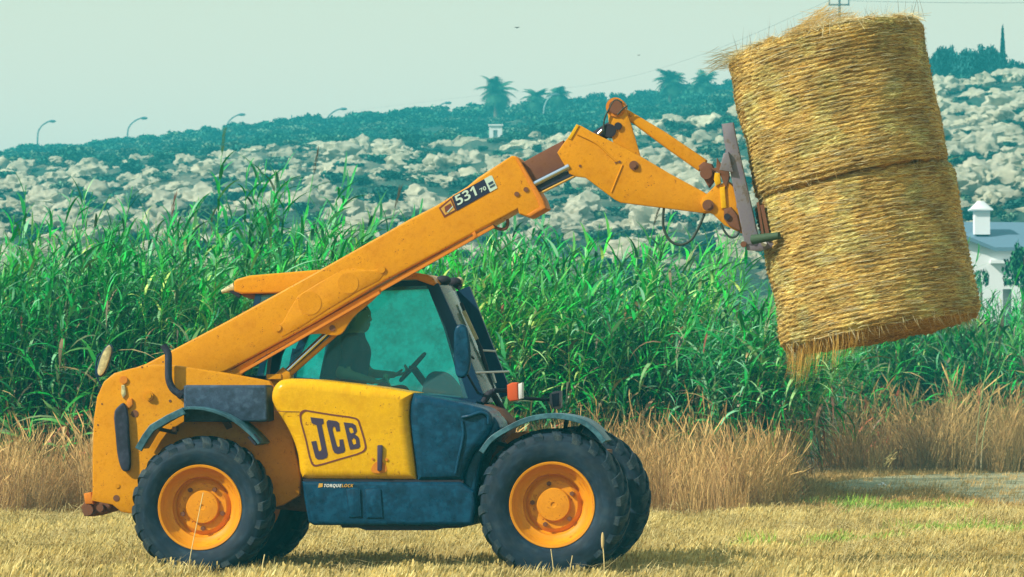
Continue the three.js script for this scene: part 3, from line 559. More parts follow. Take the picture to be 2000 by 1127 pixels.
  for (let i = 0; i < 520; i++) { const x = rr(1, 8.5, r), z = rr(-25, -1, r), gn = greenAt(x, z); if (r() > gn * 0.9) continue; const t = 0.7 + 0.5 * r(); wm.push(mtx(V(x, -0.04, z), new THREE.Euler(0, r() * 6, 0), rr(0.5, 1, r))); wc.push(C(t, t, t)); }
  tag(cloud('green_weeds', wg, dryMat, wm, wc), 'low yellow green weeds growing in the stubble at right', 'weeds');
  // single stalks in front of the wheels
  const stalk = (label, pts, z, w, ear) => {
    const o = { pos: [], col: [] }, sp = pts.map(([a, b]) => at(a, b, z)), col = [0.78, 0.62, 0.28];
    const cv = new THREE.CatmullRomCurve3(sp), t = thing('straw_stalk', label, 'stalk'); t.position.copy(sp[0]);
    put('stem', [new THREE.TubeGeometry(cv, 12, w, 5).translate(-sp[0].x, -sp[0].y, -sp[0].z)], std(C(...col), 0.6), t);
    if (ear) { const e = new THREE.SphereGeometry(0.016, 8, 8); e.scale(0.8, 4.2, 0.8); const q = sp[sp.length - 1]; e.translate(q.x - sp[0].x, q.y - sp[0].y, q.z - sp[0].z); put('seed_head', [e], std(C(0.62, 0.46, 0.20), 0.7), t); }
  };
  stalk('long straw stalk standing before the rear wheel hub', [[366, 1128], [372, 1085], [384, 1025], [397, 962]], 0.35, 0.0035);
  stalk('straw stalk standing before the rim of the front wheel', [[1082, 1128], [1080, 1105], [1076, 1072]], 0.45, 0.0035);
  stalk('dry stalk with a seed head before the front tyre', [[1180, 1128], [1180, 1100], [1177, 1056]], 0.45, 0.0045, true);
  stalk('short pale stalk at the lower right of the rear tyre', [[510, 1128], [512, 1108], [517, 1083]], 0.3, 0.0045);
  stalk('short thin stalk right of the one before the front rim', [[1112, 1128], [1114, 1108], [1118, 1085]], 0.45, 0.0035);
}

// ------------------------------------------------------------------ telehandler
const YAW = 7 * Math.PI / 180, FX = Math.cos(YAW), FZ = Math.sin(YAW);       // it points a little towards the viewer
const tele = thing('telehandler', 'yellow telescopic handler lifting two straw bales on its raised boom', 'telehandler');
tele.rotation.y = -YAW;
function M(px, py, zl) {                                                     // side-view drawing -> machine coordinates at depth zl
  const d = ray(px, py), oz = DIST * Math.cos(YAW), dz = -d[0] * FZ + d[2] * FX, t = (zl - oz) / dz;
  const p = [d[0] * t, EYE + d[1] * t, DIST + d[2] * t];
  return [p[0] * FX + p[2] * FZ, p[1]];
}
const M3 = (px, py, zl) => { const p = M(px, py, zl); return V(p[0], p[1], zl); };
function shapeOf(pts, z, holes = []) {
  const s = new THREE.Shape(pts.map(([a, b]) => new THREE.Vector2(...M(a, b, z))));
  for (const h of holes) s.holes.push(new THREE.Path(h.map(([a, b]) => new THREE.Vector2(...M(a, b, z)))));
  return s;
}
// a plate or block cut to an outline, from depth z0 (near side) back to z1
function ext(pts, z0, z1, bevel = 0.008, o = {}) {
  const s = shapeOf(pts, z0, o.holes), d = z0 - z1, b = Math.min(bevel, d * 0.45);
  const g = new THREE.ExtrudeGeometry(s, { depth: d - 2 * b, bevelEnabled: b > 0, bevelThickness: b, bevelSize: b * (o.side ?? 1), bevelOffset: -b * (o.side ?? 1), bevelSegments: o.seg ?? 2, curveSegments: 8 });
  g.translate(0, 0, z1 + b);
  return toCreasedNormals(g, 0.55);
}
function spline(pts, n = 6, closed = false) {                                // a smooth outline through pixel points
  const c = new THREE.CatmullRomCurve3(pts.map(([x, y]) => V(x, y, 0)), closed, 'centripetal');
  return c.getPoints(pts.length * n).map((p) => [p.x, p.y]);
}
function pin(px, py, z0, z1, r, seg = 20) { const g = new THREE.CylinderGeometry(r, r, z0 - z1, seg); g.rotateX(Math.PI / 2); const p = M(px, py, z0); g.translate(p[0], p[1], (z0 + z1) / 2); return g; }
function tube(pts, r, seg = 40, rad = 8) { return new THREE.TubeGeometry(new THREE.CatmullRomCurve3(pts, false, 'centripetal'), seg, r, rad, false); }
function rod(a, b, r, r2 = r, seg = 14) {
  const d = b.clone().sub(a), g = new THREE.CylinderGeometry(r2, r, d.length(), seg);
  g.applyQuaternion(new THREE.Quaternion().setFromUnitVectors(V(0, 1, 0), d.clone().normalize())); g.translate(...a.clone().add(b).multiplyScalar(0.5).toArray()); return g;
}
function beam(a, b, w, h, zAxis = V(0, 0, 1)) {                              // rectangular bar from a to b; w along zAxis, h across
  const d = b.clone().sub(a), g = new THREE.BoxGeometry(d.length(), h, w, 1, 1, 1);
  const x = d.clone().normalize(), y = zAxis.clone().cross(x).normalize(), z = x.clone().cross(y);
  g.applyMatrix4(new THREE.Matrix4().makeBasis(x, y, z)); g.translate(...a.clone().add(b).multiplyScalar(0.5).toArray()); return g;
}
function ball(p, r, sx = 1, sy = 1, sz = 1) { const g = new THREE.SphereGeometry(r, 18, 12); g.scale(sx, sy, sz); g.translate(p.x, p.y, p.z); return g; }
const part = (name, geoms, m, parent = tele) => put(name, geoms, m, parent);
const BN = -0.80, BF = -1.16, BC = -0.98;                                    // boom near face, far face, centre line
const CN = -1.22, CF = -2.12;                                                // cab near and far side

// chassis: side plates, counterweight, belly
{
  const outline = [[180, 962], [180, 885], [183, 815], [189, 775], [202, 746], [222, 729], [258, 719], [300, 712], [345, 714], [440, 728], [526, 744], [560, 800], [586, 930], [585, 968], [552, 987], [500, 1000], [254, 1003], [236, 1000], [219, 986], [178, 978]];
  const plate = part('rear_frame', [ext(outline, -0.48, -0.56, 0.014)], mat.paint);
  part('rear_frame', [ext(outline, -1.46, -1.54, 0.014)], mat.paint);
  part('counterweight', [ext([[182, 958], [182, 885], [185, 815], [191, 777], [204, 748], [224, 732], [262, 722], [285, 760], [285, 975], [262, 996], [185, 972]], -0.562, -1.458, 0.02)], mat.paint);
  part('belly_frame', [ext([[430, 880], [560, 860], [930, 860], [1180, 880], [1180, 985], [930, 1000], [600, 1000], [440, 985]], -0.70, -1.40, 0.02)], mat.rust);
  part('axle', [pin(390, 986, -0.44, -1.85, 0.085), pin(390, 986, -0.8, -1.2, 0.17)], mat.dark);
  part('axle', [pin(1078, 990, -0.44, -1.85, 0.085), pin(1078, 990, -0.8, -1.2, 0.17)], mat.dark);
  // bosses, bolts, holes on the plate
  part('pivot_boss', [pin(290, 773, -0.455, -0.50, 0.038), pin(290, 773, -0.44, -0.47, 0.022)], mat.paint, plate);
  part('pivot_boss', [pin(241, 742, -0.465, -0.50, 0.032)], mat.rusty, plate);
  part('latch', [ext([[237, 752], [243, 752], [246, 770], [240, 778], [236, 768]], -0.462, -0.49, 0.004)], mat.cream, plate);
  part('bracket', [ext([[248, 782], [257, 778], [259, 790], [252, 798], [247, 797]], -0.458, -0.49, 0.004)], mat.rusty, plate);
  for (const [x, y, r] of [[263, 808, 0.030], [227, 973, 0.026], [332, 783, 0.011], [199, 789, 0.007], [191, 830, 0.007], [277, 717, 0.007], [318, 707, 0.006]]) part('hole', [pin(x, y, -0.476, -0.49, r)], mat.rust, plate);
  part('hole', [pin(229, 949, -0.474, -0.49, 0.020)], mat.paint, plate);
  part('rear_lamp_guard', [ext(spline([[223, 804], [231, 793], [240, 787], [247, 800], [251, 850], [254, 900], [251, 919], [240, 920], [231, 900], [225, 850]], 3, true), -0.425, -0.482, 0.014, { seg: 3 })], mat.pad);
  part('tow_hitch', [ext([[158, 990], [163, 981], [178, 978], [205, 980], [219, 988], [210, 1000], [180, 1009], [163, 1008]], -0.78, -1.22, 0.02), pin(171, 996, -0.72, -1.26, 0.045), pin(195, 992, -0.70, -0.82, 0.03)], mat.rust);
  part('hitch_plate', [ext([[163, 964], [178, 961], [182, 985], [166, 984]], -0.74, -1.26, 0.01)], mat.rusty);
  // rear view mirror on its stalk
  const mir = part('rear_mirror', [ext(spline([[213, 674], [217, 680], [213, 702], [203, 726], [195, 734], [190, 728], [194, 706], [203, 684]], 3, true), -1.36, -1.40, 0.008)], mat.cream);
  part('mirror_frame', [ext(spline([[214, 672], [219, 679], [215, 703], [205, 728], [195, 737], [188, 729], [192, 705], [202, 682]], 3, true), -1.378, -1.42, 0.006)], mat.frame, mir);
  part('mirror_stalk', [tube([M3(196, 690, -1.41), M3(190, 700, -1.43), M3(188, 730, -1.44), M3(200, 760, -1.45)], 0.008, 20)], mat.frame, mir);
}
// hydraulic tank box and exhaust
part('side_box', [ext([[358, 754], [364, 752], [517, 752], [521, 756], [523, 821], [515, 824], [358, 824]], -0.20, -0.66, 0.022, { seg: 4 })], mat.box);
{
  const ex = part('exhaust_pipe', [tube([M3(319, 674, -0.42), M3(328, 690, -0.42), M3(329, 715, -0.42), M3(330, 742, -0.42), M3(338, 760, -0.42), M3(352, 770, -0.42), M3(366, 774, -0.42)], 0.029, 48, 14)], mat.pad);
  part('exhaust_flange', [rod(M3(352, 767, -0.42), M3(358, 772, -0.42), 0.045, 0.045, 16)], mat.dark, ex);
}
// wheels
function tyreGeo(R) {
  const k = [[0.315, 0.13], [0.335, 0.165], [0.37, 0.19], [0.43, 0.208], [R - 0.10, 0.205], [R - 0.055, 0.188], [R - 0.034, 0.155], [R - 0.026, 0.09], [R - 0.022, 0]];
  const prof = [...k, ...k.slice(0, -1).reverse().map(([r, z]) => [r, -z])].map(([r, z]) => new THREE.Vector2(r, z));
  const c = new THREE.SplineCurve(prof).getPoints(44);
  const g = new THREE.LatheGeometry(c, 96); g.rotateX(Math.PI / 2);
  const paintAll = (q, f) => { const p = q.attributes.position, c = []; for (let i = 0; i < p.count; i++) c.push(...f(p.getX(i), p.getY(i), p.getZ(i))); q.setAttribute('color', new THREE.Float32BufferAttribute(c, 3)); return q; };
  const dust = (x, y, z) => smooth(-0.05, 0.45, n3(x * 9, y * 9, z * 9) + 0.5 * n3(x * 31, y * 31, z * 31));
  paintAll(g, (x, y, z) => mixc([1, 1, 1], [2.4, 1.6, 1.1], 0.45 * dust(x, y, z)));
  const list = [g], n = 22;
  for (let i = 0; i < n; i++) for (const s of [-1, 1]) {
    const a = (i + (s > 0 ? 0 : 0.5)) / n * Math.PI * 2;
    const lug = new THREE.BoxGeometry(0.050, 0.052, 0.215, 2, 2, 5), p = lug.attributes.position;
    for (let j = 0; j < p.count; j++) {
      const x = p.getX(j), y = p.getY(j), z = p.getZ(j), u = z / 0.215 + 0.5;                    // u: 0 at the middle of the tread, 1 at the shoulder
      const ang = -s * 0.16 * (u - 1) * 1.2 + y * (1 + 0.5 * u) / R, zz = lerp(0.006, 0.196, u);
      const drop = 0.055 * Math.pow(u, 5) + 0.002, rad = R - 0.020 - drop - 0.003 + x * 0.95;
      p.setXYZ(j, rad * Math.cos(ang), rad * Math.sin(ang), s * (zz + (u > 0.99 ? 0.008 : 0)));
    }
    lug.computeVertexNormals(); lug.rotateZ(a); list.push(paintAll(lug, (x, y, z) => mixc([1.2, 1.1, 1], [4.2, 2.5, 1.5], dust(x * 1.3, y * 1.3, z) * 0.9)));
  }
  return list;
}
function wheel(R, spin) {
  const w = new THREE.Group(); w.name = 'wheel'; tele.add(w);
  const inner = new THREE.Group(); 
  const tl = tyreGeo(R).map((g) => g.rotateZ(spin));
  part('tyre', tl, mat.rubber, w);
  const prof = [[0.338, 0.150], [0.345, 0.168], [0.338, 0.180], [0.322, 0.176], [0.312, 0.150], [0.296, 0.120], [0.268, 0.085], [0.244, 0.074], [0.238, 0.030], [0.222, 0.012], [0.208, 0.030], [0.190, 0.044], [0.135, 0.046], [0.13, 0.03]].map(([r, z]) => new THREE.Vector2(r, z));
  const rg = new THREE.LatheGeometry(prof, 72); rg.rotateX(Math.PI / 2);
  const back = new THREE.LatheGeometry([[0.30, 0.11], [0.29, -0.14], [0.34, -0.16], [0.34, -0.13], [0.30, -0.10]].map(([r, z]) => new THREE.Vector2(r, z)), 48); back.rotateX(Math.PI / 2);
  const disc = new THREE.CylinderGeometry(0.29, 0.29, 0.03, 40); disc.rotateX(Math.PI / 2); disc.translate(0, 0, -0.012);
  part('rim', [toCreasedNormals(rg, 0.5), back, disc], mat.rim, w);
  const hub = new THREE.LatheGeometry([[0.134, 0.025], [0.134, 0.068], [0.126, 0.078], [0.06, 0.084], [0.022, 0.084], [0.016, 0.077], [0.0001, 0.076]].map(([r, z]) => new THREE.Vector2(r, z)), 48); hub.rotateX(Math.PI / 2);
  part('hub', [toCreasedNormals(hub, 0.5)], mat.rim, w);
  const nut = new THREE.CylinderGeometry(0.019, 0.019, 0.035, 6); nut.rotateX(Math.PI / 2);
  for (let i = 0; i < 5; i++) { const a = spin * 1.7 + 0.45 + i / 5 * Math.PI * 2, g = nut.clone(); g.translate(0.170 * Math.cos(a), 0.170 * Math.sin(a), 0.058); part('wheel_nut', [g], mat.rust, w); }
  return w;
}
{
  const rear = wheel(0.572, 0.3), front = wheel(0.606, 0.05);
  const c1 = M(390, 986, -0.03), c2 = M(1078, 990, -0.03);
  rear.position.set(c1[0], 0.555, -0.21); front.position.set(c2[0], 0.585, -0.21);
  for (const [w, y] of [[rear, 0.555], [front, 0.585]]) {
    const f = w.clone(); f.name = 'wheel'; tele.add(f);
    f.position.set(w.position.x, y, -2.02); f.rotation.y = Math.PI; f.rotation.z = 0.4;
  }
}
// mudguards: curved strips over the tyres
function guard(pts, z0, z1, t, m) {
  const c = pts.map(([a, b]) => M(a, b, z0)), n = c.length, inner = c.map((p, i) => {
    const a = c[Math.max(0, i - 1)], b = c[Math.min(n - 1, i + 1)], dx = b[0] - a[0], dy = b[1] - a[1], l = Math.hypot(dx, dy);
    return [p[0] + dy / l * t, p[1] - dx / l * t];
  });
  const s = new THREE.Shape([...c, ...inner.reverse()].map((p) => new THREE.Vector2(...p)));
  const g = new THREE.ExtrudeGeometry(s, { depth: z0 - z1, bevelEnabled: true, bevelThickness: 0.006, bevelSize: 0.004, bevelSegments: 2 }); g.translate(0, 0, z1);
  return toCreasedNormals(g, 0.5);
}
{
  const rearTop = [...[[265, 874], [279, 850], [293, 831], [325, 812], [356, 797]], ...spline([[366, 795], [392, 796], [425, 804], [455, 818], [480, 837], [500, 856], [507, 865]], 3)];
  const rearLip = [[268, 873], [283, 851], [297, 836], [356, 812], [392, 808], [425, 814], [452, 826]];
  const a = part('mudguard', [guard(rearTop, 0.0, -0.44, 0.016)], mat.guard);
  part('flange', [guard(rearTop.slice(0, 5), 0.012, -0.02, 0.05)], mat.guard, a);
  part('stay', [beam(M3(435, 814, -0.40), M3(448, 835, -0.48), 0.03, 0.05), beam(M3(300, 836, -0.40), M3(345, 845, -0.48), 0.03, 0.03), beam(M3(340, 838, -0.06), M3(345, 838, -0.48), 0.04, 0.03, V(0, 1, 0))], mat.rust, a);
  part('mudguard_flap', [beam(M3(494, 850, -0.02), M3(508, 866, -0.02), 0.02, 0.035), beam(M3(494, 852, -0.2), M3(508, 868, -0.2), 0.4, 0.02)], mat.dark, a);
  const frontTop = spline([[937, 880], [956, 855], [994, 831], [1031, 815], [1077, 808], [1122, 814], [1145, 823], [1166, 840], [1183, 860]], 4);
  const b = part('mudguard', [guard(frontTop, 0.01, -0.42, 0.016)], mat.guard);
  part('flange', [guard(frontTop, 0.022, -0.0, 0.035)], mat.guard, b);
  part('stay', [beam(M3(1106, 822, -0.08), M3(1103, 846, -0.3), 0.03, 0.03), beam(M3(1135, 834, -0.35), M3(1120, 860, -0.5), 0.05, 0.04), beam(M3(962, 862, -0.3), M3(990, 870, -0.5), 0.05, 0.03)], mat.dark, b);
  part('axle_bracket', [ext([[985, 862], [1000, 846], [1025, 842], [1015, 858], [995, 870]], -0.30, -0.6, 0.01)], mat.rusty);
  const c = part('mudguard', [guard(frontTop, -1.80, -2.24, 0.016)], mat.guard); 
  c.position.x = 0.02;
}
// bonnet with its emblem
{
  const hoodPts = [...spline([[566, 739], [545, 743], [532, 757], [528, 778], [535, 797], [550, 820], [566, 850], [578, 884], [583, 921]], 3), [588, 933], [600, 937], [812, 938], [807, 895], [801, 850], [797, 813], [799, 786], [806, 767], [740, 756], [673, 748], [610, 741]];
  const hood = part('bonnet', [ext(hoodPts, -0.02, -0.74, 0.085, { seg: 7 })], mat.hood);
  const Q = (u, v) => [570 + u / 6.63, 790 + v / 6.63], q = (l) => l.map(([u, v]) => Q(u, v)), ZD = -0.0165;
  const flat = (pts, m, name, holes, depth = 0.003) => part(name, [ext(q(pts), ZD, ZD - depth, 0, { holes: holes?.map(q) })], m, hood);
  const fr = spline([[96, 140], [120, 88], [170, 66], [215, 74], [520, 124], [830, 172], [868, 200], [885, 245], [965, 530], [962, 580], [925, 620], [630, 714], [330, 800], [285, 802], [248, 765], [170, 450]], 3, true);
  const inn = fr.map(([u, v]) => [530 + (u - 530) * 0.944, 432 + (v - 432) * 0.935]).reverse();
  flat(fr, mat.inkRed, 'emblem_frame', [inn]);
  const lt = [
    [[[240, 165], [405, 185], [410, 245], [385, 262], [465, 650], [450, 690], [400, 710], [335, 713], [305, 690], [250, 480], [315, 470], [340, 585], [352, 606], [375, 600], [384, 575], [320, 270], [300, 262], [256, 242]]],
    [[[448, 225], [470, 200], [580, 215], [610, 240], [625, 345], [575, 350], [562, 300], [545, 284], [530, 300], [525, 330], [580, 530], [598, 552], [620, 540], [614, 455], [662, 450], [690, 590], [672, 622], [590, 640], [552, 627], [530, 590], [452, 270]]],
    [[[670, 230], [790, 245], [825, 270], [842, 345], [815, 388], [850, 410], [870, 440], [885, 540], [865, 568], [755, 586], [738, 530]], [[735, 305], [745, 352], [768, 376], [800, 362], [790, 318], [762, 294]], [[772, 455], [785, 500], [800, 521], [832, 508], [828, 462], [803, 432]]],
  ];
  lt.forEach(([o, ...h], i) => tag(flat(o, mat.ink, 'emblem_letter', h), ['dark letter J', 'dark letter C', 'dark letter B'][i]));
  flat([[-230, 84], [100, 92], [100, 100], [-230, 92]], mat.inkRed, 'panel_seam', null, 0.002);
  flat(spline([[1030, 860], [1040, 800], [1100, 740], [1180, 745], [1220, 800], [1225, 860], [1180, 885], [1060, 885]], 3, true), mat.rusty, 'latch_plate', null, 0.004);
  part('latch_handle', [ext(q([[1105, 535], [1120, 525], [1165, 525], [1175, 540], [1162, 850], [1150, 860], [1105, 855]]), 0.004, -0.02, 0.006)], mat.ink, hood);
  part('bolt', [pin(...Q(1225, 715), -0.010, -0.03, 0.012, 10)], mat.rusty, hood);
  part('bolt', [pin(...Q(1045, 705), -0.010, -0.03, 0.009, 10)], mat.rusty, hood);
  // dark front section and skirt tank below
  const nose = spline([[806, 768], [870, 780], [925, 792], [950, 801], [961, 815], [959, 838], [944, 862], [922, 890], [906, 925], [902, 938]], 3);
  const ns = part('side_cover', [ext([...nose, [814, 940], [809, 895], [803, 850], [799, 813], [801, 786]], -0.03, -0.74, 0.065, { seg: 6 })], mat.navy);
  part('air_duct', [ext(spline([[961, 812], [976, 835], [956, 870], [938, 905], [930, 960], [922, 1000], [905, 1000], [905, 930], [925, 880], [948, 845]], 3, true), -0.10, -0.70, 0.03, { seg: 3 })], mat.navy, ns);
  part('cover_rib', [tube([M3(903, 815, -0.030), M3(915, 813, -0.012), M3(940, 806, -0.02), M3(953, 812, -0.03), M3(955, 828, -0.03)], 0.014, 24)], mat.navy, ns);
  part('cover_rib', [tube([M3(903, 822, -0.03), M3(905, 850, -0.026), M3(896, 895, -0.026), M3(890, 925, -0.03)], 0.013, 24)], mat.navy, ns);
  const sk = part('fuel_tank', [ext([[589, 940], [900, 941], [926, 960], [929, 985], [924, 1022], [918, 1027], [612, 1026], [602, 1020], [595, 985]], -0.04, -0.72, 0.032, { seg: 5 })], mat.navy);
  part('tank_recess', [ext([[676, 956], [690, 952], [704, 956], [706, 1010], [680, 1010]], -0.026, -0.05, 0.010)], mat.navy, sk);
  part('tank_recess', [ext([[712, 956], [730, 952], [744, 956], [748, 1012], [716, 1012]], -0.028, -0.05, 0.010)], mat.navy, sk);
  part('tank_strap', [ext([[664, 1024], [905, 1024], [900, 1031], [860, 1032], [850, 1036], [715, 1036], [700, 1031], [668, 1031]], -0.08, -0.70, 0.004)], mat.dark, sk);
  part('tank_gap', [ext([[592, 935], [905, 937], [905, 943], [592, 942]], -0.06, -0.70, 0)], mat.dark);
}
// lift ram under the boom
{
  const b0 = M3(556, 730, -0.98), b1 = M3(650, 641, -0.98), dir = b1.clone().sub(b0);
  const rm = part('lift_ram', [rod(b0.clone().addScaledVector(dir, -0.5), b0.clone().addScaledVector(dir, 0.05), 0.052)], mat.paint);
  part('piston_rod', [rod(b0, b1, 0.027, 0.027, 20)], mat.chrome, rm);
  part('ram_guide', [rod(b0.clone().add(V(0.05, -0.005, 0.03)), b1.clone().add(V(0.05, -0.03, 0.03)), 0.020)], mat.paint, rm);
  part('ram_clevis', [ext([[533, 742], [546, 727], [556, 722], [566, 727], [568, 738], [556, 746]], -0.88, -1.05, 0.01), beam(M3(522, 736, -0.9), M3(550, 735, -0.9), 0.06, 0.04)], mat.paint, rm);
}
// boom
const font = await new FontLoader().loadAsync('fonts/droid/droid_sans_bold.typeface.json');
const boomA = V(...M(284, 711, BN), 0), boomB = V(...M(860, 398, BN), 0), boomDir = boomB.clone().sub(boomA).normalize(), boomUp = V(-boomDir.y, boomDir.x, 0);
const flatText = (str, size, shear, stretch) => {                            // letters as thin plates; baseline at the origin
  const g = new THREE.ExtrudeGeometry(font.generateShapes(str, size), { depth: 0.003, bevelEnabled: false, curveSegments: 4 });
  g.applyMatrix4(new THREE.Matrix4().set(stretch, shear, 0, 0, 0, 1, 0, 0, 0, 0, 1, 0, 0, 0, 0, 1)); return g;
};
{
  const outer = [[258, 720], [284, 711], [440, 629], [625, 527], [800, 428], [851, 402], [913, 364], [933, 347], [999, 304], [1008, 305], [1012, 312], [1056, 385], [1064, 405], [1052, 414], [1032, 425], [1014, 418], [1011, 408], [970, 432], [921, 458], [800, 523], [749, 550], [612, 632], [440, 726], [300, 770]];
  const boom = part('boom', [ext(outer, BN, BF, 0.016, { seg: 3 })], mat.paint);
  part('boom_lip', [ext([[1005, 306], [1012, 308], [1060, 388], [1066, 406], [1034, 424], [1028, 420], [1054, 404], [1048, 388]], BN + 0.012, BF - 0.012, 0.008)], mat.rusty, boom);
  part('ram_bracket', [ext([[470, 734], [440, 730], [470, 712], [612, 634], [749, 556], [800, 527], [912, 466], [912, 473], [800, 535], [752, 562], ...spline([[742, 572], [723, 591], [692, 617], [678, 636], [668, 651], [655, 656], [629, 652], [601, 654], [575, 663]], 2), [501, 704]], BN - 0.035, BN - 0.075, 0.008)], mat.paint, boom);
  part('ram_bracket', [ext([[470, 734], [440, 730], [470, 712], [612, 634], [749, 556], [800, 527], [912, 466], [912, 473], [800, 535], [752, 562], ...spline([[742, 572], [723, 591], [692, 617], [678, 636], [668, 651], [655, 656], [629, 652], [601, 654], [575, 663]], 2), [501, 704]], BF + 0.085, BF + 0.045, 0.008)], mat.rusty, boom);
  part('lower_rail', [beam(M3(470, 728, BN - 0.02), M3(742, 571, BN - 0.02), 0.05, 0.022), beam(M3(745, 566, BN - 0.02), M3(965, 442, BN - 0.02), 0.05, 0.024)], mat.rusty, boom);
  part('reinforcement_plate', [ext([[536, 640], [552, 630], [566, 603], [583, 577], [625, 551], [667, 528], [688, 524], [729, 528], [748, 520], [752, 531], [740, 548], [700, 568], [640, 604], [585, 640], [550, 658]], BN + 0.006, BN - 0.01, 0.006)], mat.paint, boom);
  for (const [x, y, r] of [[605, 592, 0.095], [680, 553, 0.085]]) part('boss', [toCreasedNormals(pin(x, y, BN + 0.0105, BN - 0.01, r, 40), 0.5)], mat.paint, boom);
  for (const [x, y] of [[542, 640], [745, 526]]) part('weld_stop', [pin(x, y, BN + 0.016, BN - 0.01, 0.030, 20)], mat.paint, boom);
  part('ram_pin', [pin(649, 641, BN - 0.025, BF + 0.03, 0.025)], mat.rust, boom);
  for (const [x, y] of [[1009, 379], [1027, 370]]) part('bolt', [pin(x, y, BN + 0.010, BN - 0.01, 0.020, 12)], mat.rust, boom);
  part('lifting_eye', [tube([M3(962, 441, BN - 0.06), M3(974, 447, BN - 0.06), M3(988, 446, BN - 0.06), M3(992, 436, BN - 0.06), M3(991, 428, BN - 0.06)], 0.013, 20)], mat.rust, boom);
  part('boom_clip', [ext([[922, 456], [928, 452], [932, 462], [926, 466]], BN + 0.012, BN - 0.03, 0.003)], mat.rusty, boom);
  // number plate decal
  const Z = BN + 0.004, fl = (name, pts, m, dz = 0) => part(name, [ext(pts, Z + dz, Z + dz - 0.005, 0)], m, boom);
  const dec = fl('number_panel', [[882.5, 384.5], [945.6, 349.6], [957, 375.3], [892.4, 411.6]], mat.decalDark);
  fl('emblem_panel', [[857, 406], [881, 386], [891.5, 411], [867.5, 425]], mat.inkRed);
  fl('emblem_panel', [[861, 407.5], [880, 391], [888.5, 410], [869.5, 420]], mat.decalGold, 0.003);
  fl('emblem_mark', [[868, 404], [880, 397], [884, 405], [870, 415]], mat.inkRed, 0.006);
  fl('emblem_mark', [[873, 414], [884, 402], [885, 403.5], [875, 415]], mat.decalPale, 0.007);
  fl('spec_panel', [[945.6, 349.6], [957, 343], [961, 343], [971.3, 367.3], [957, 375.3]], mat.decalPale, 0.001);
  fl('spec_mark', [[953, 358], [962, 353], [964, 357], [955, 362]], mat.box, 0.004);
  fl('spec_mark', [[956, 364.5], [966, 359], [967, 362], [957.5, 367.5]], mat.box, 0.004);
  const place = (g, px, py) => { const p = M(px, py, Z + 0.004), x = boomDir, y = boomUp; g.applyMatrix4(new THREE.Matrix4().makeBasis(x, y, V(0, 0, 1)).setPosition(p[0], p[1], Z + 0.001)); return g; };
  part('number_lettering', [place(flatText('531', 0.080, 0.10, 1.12), 893, 402), place(flatText('70', 0.032, 0.1, 1.2), 938.5, 376.5)], mat.decalPale, boom);
  part('tank_lettering', [(() => { const g = flatText('TORQUE', 0.025, 0.22, 1.05), p = M(631.5, 951.5, -0.035); g.translate(p[0], p[1], -0.039); return g; })()], mat.white, tele);
  part('tank_lettering', [(() => { const g = flatText('LOCK', 0.025, 0.22, 1.05), p = M(666.5, 951.5, -0.035); g.translate(p[0], p[1], -0.039); return g; })(), ext([[621, 952.5], [623, 944], [630.5, 944], [630, 951]], -0.036, -0.041, 0)], mat.decalGold, tele);
}
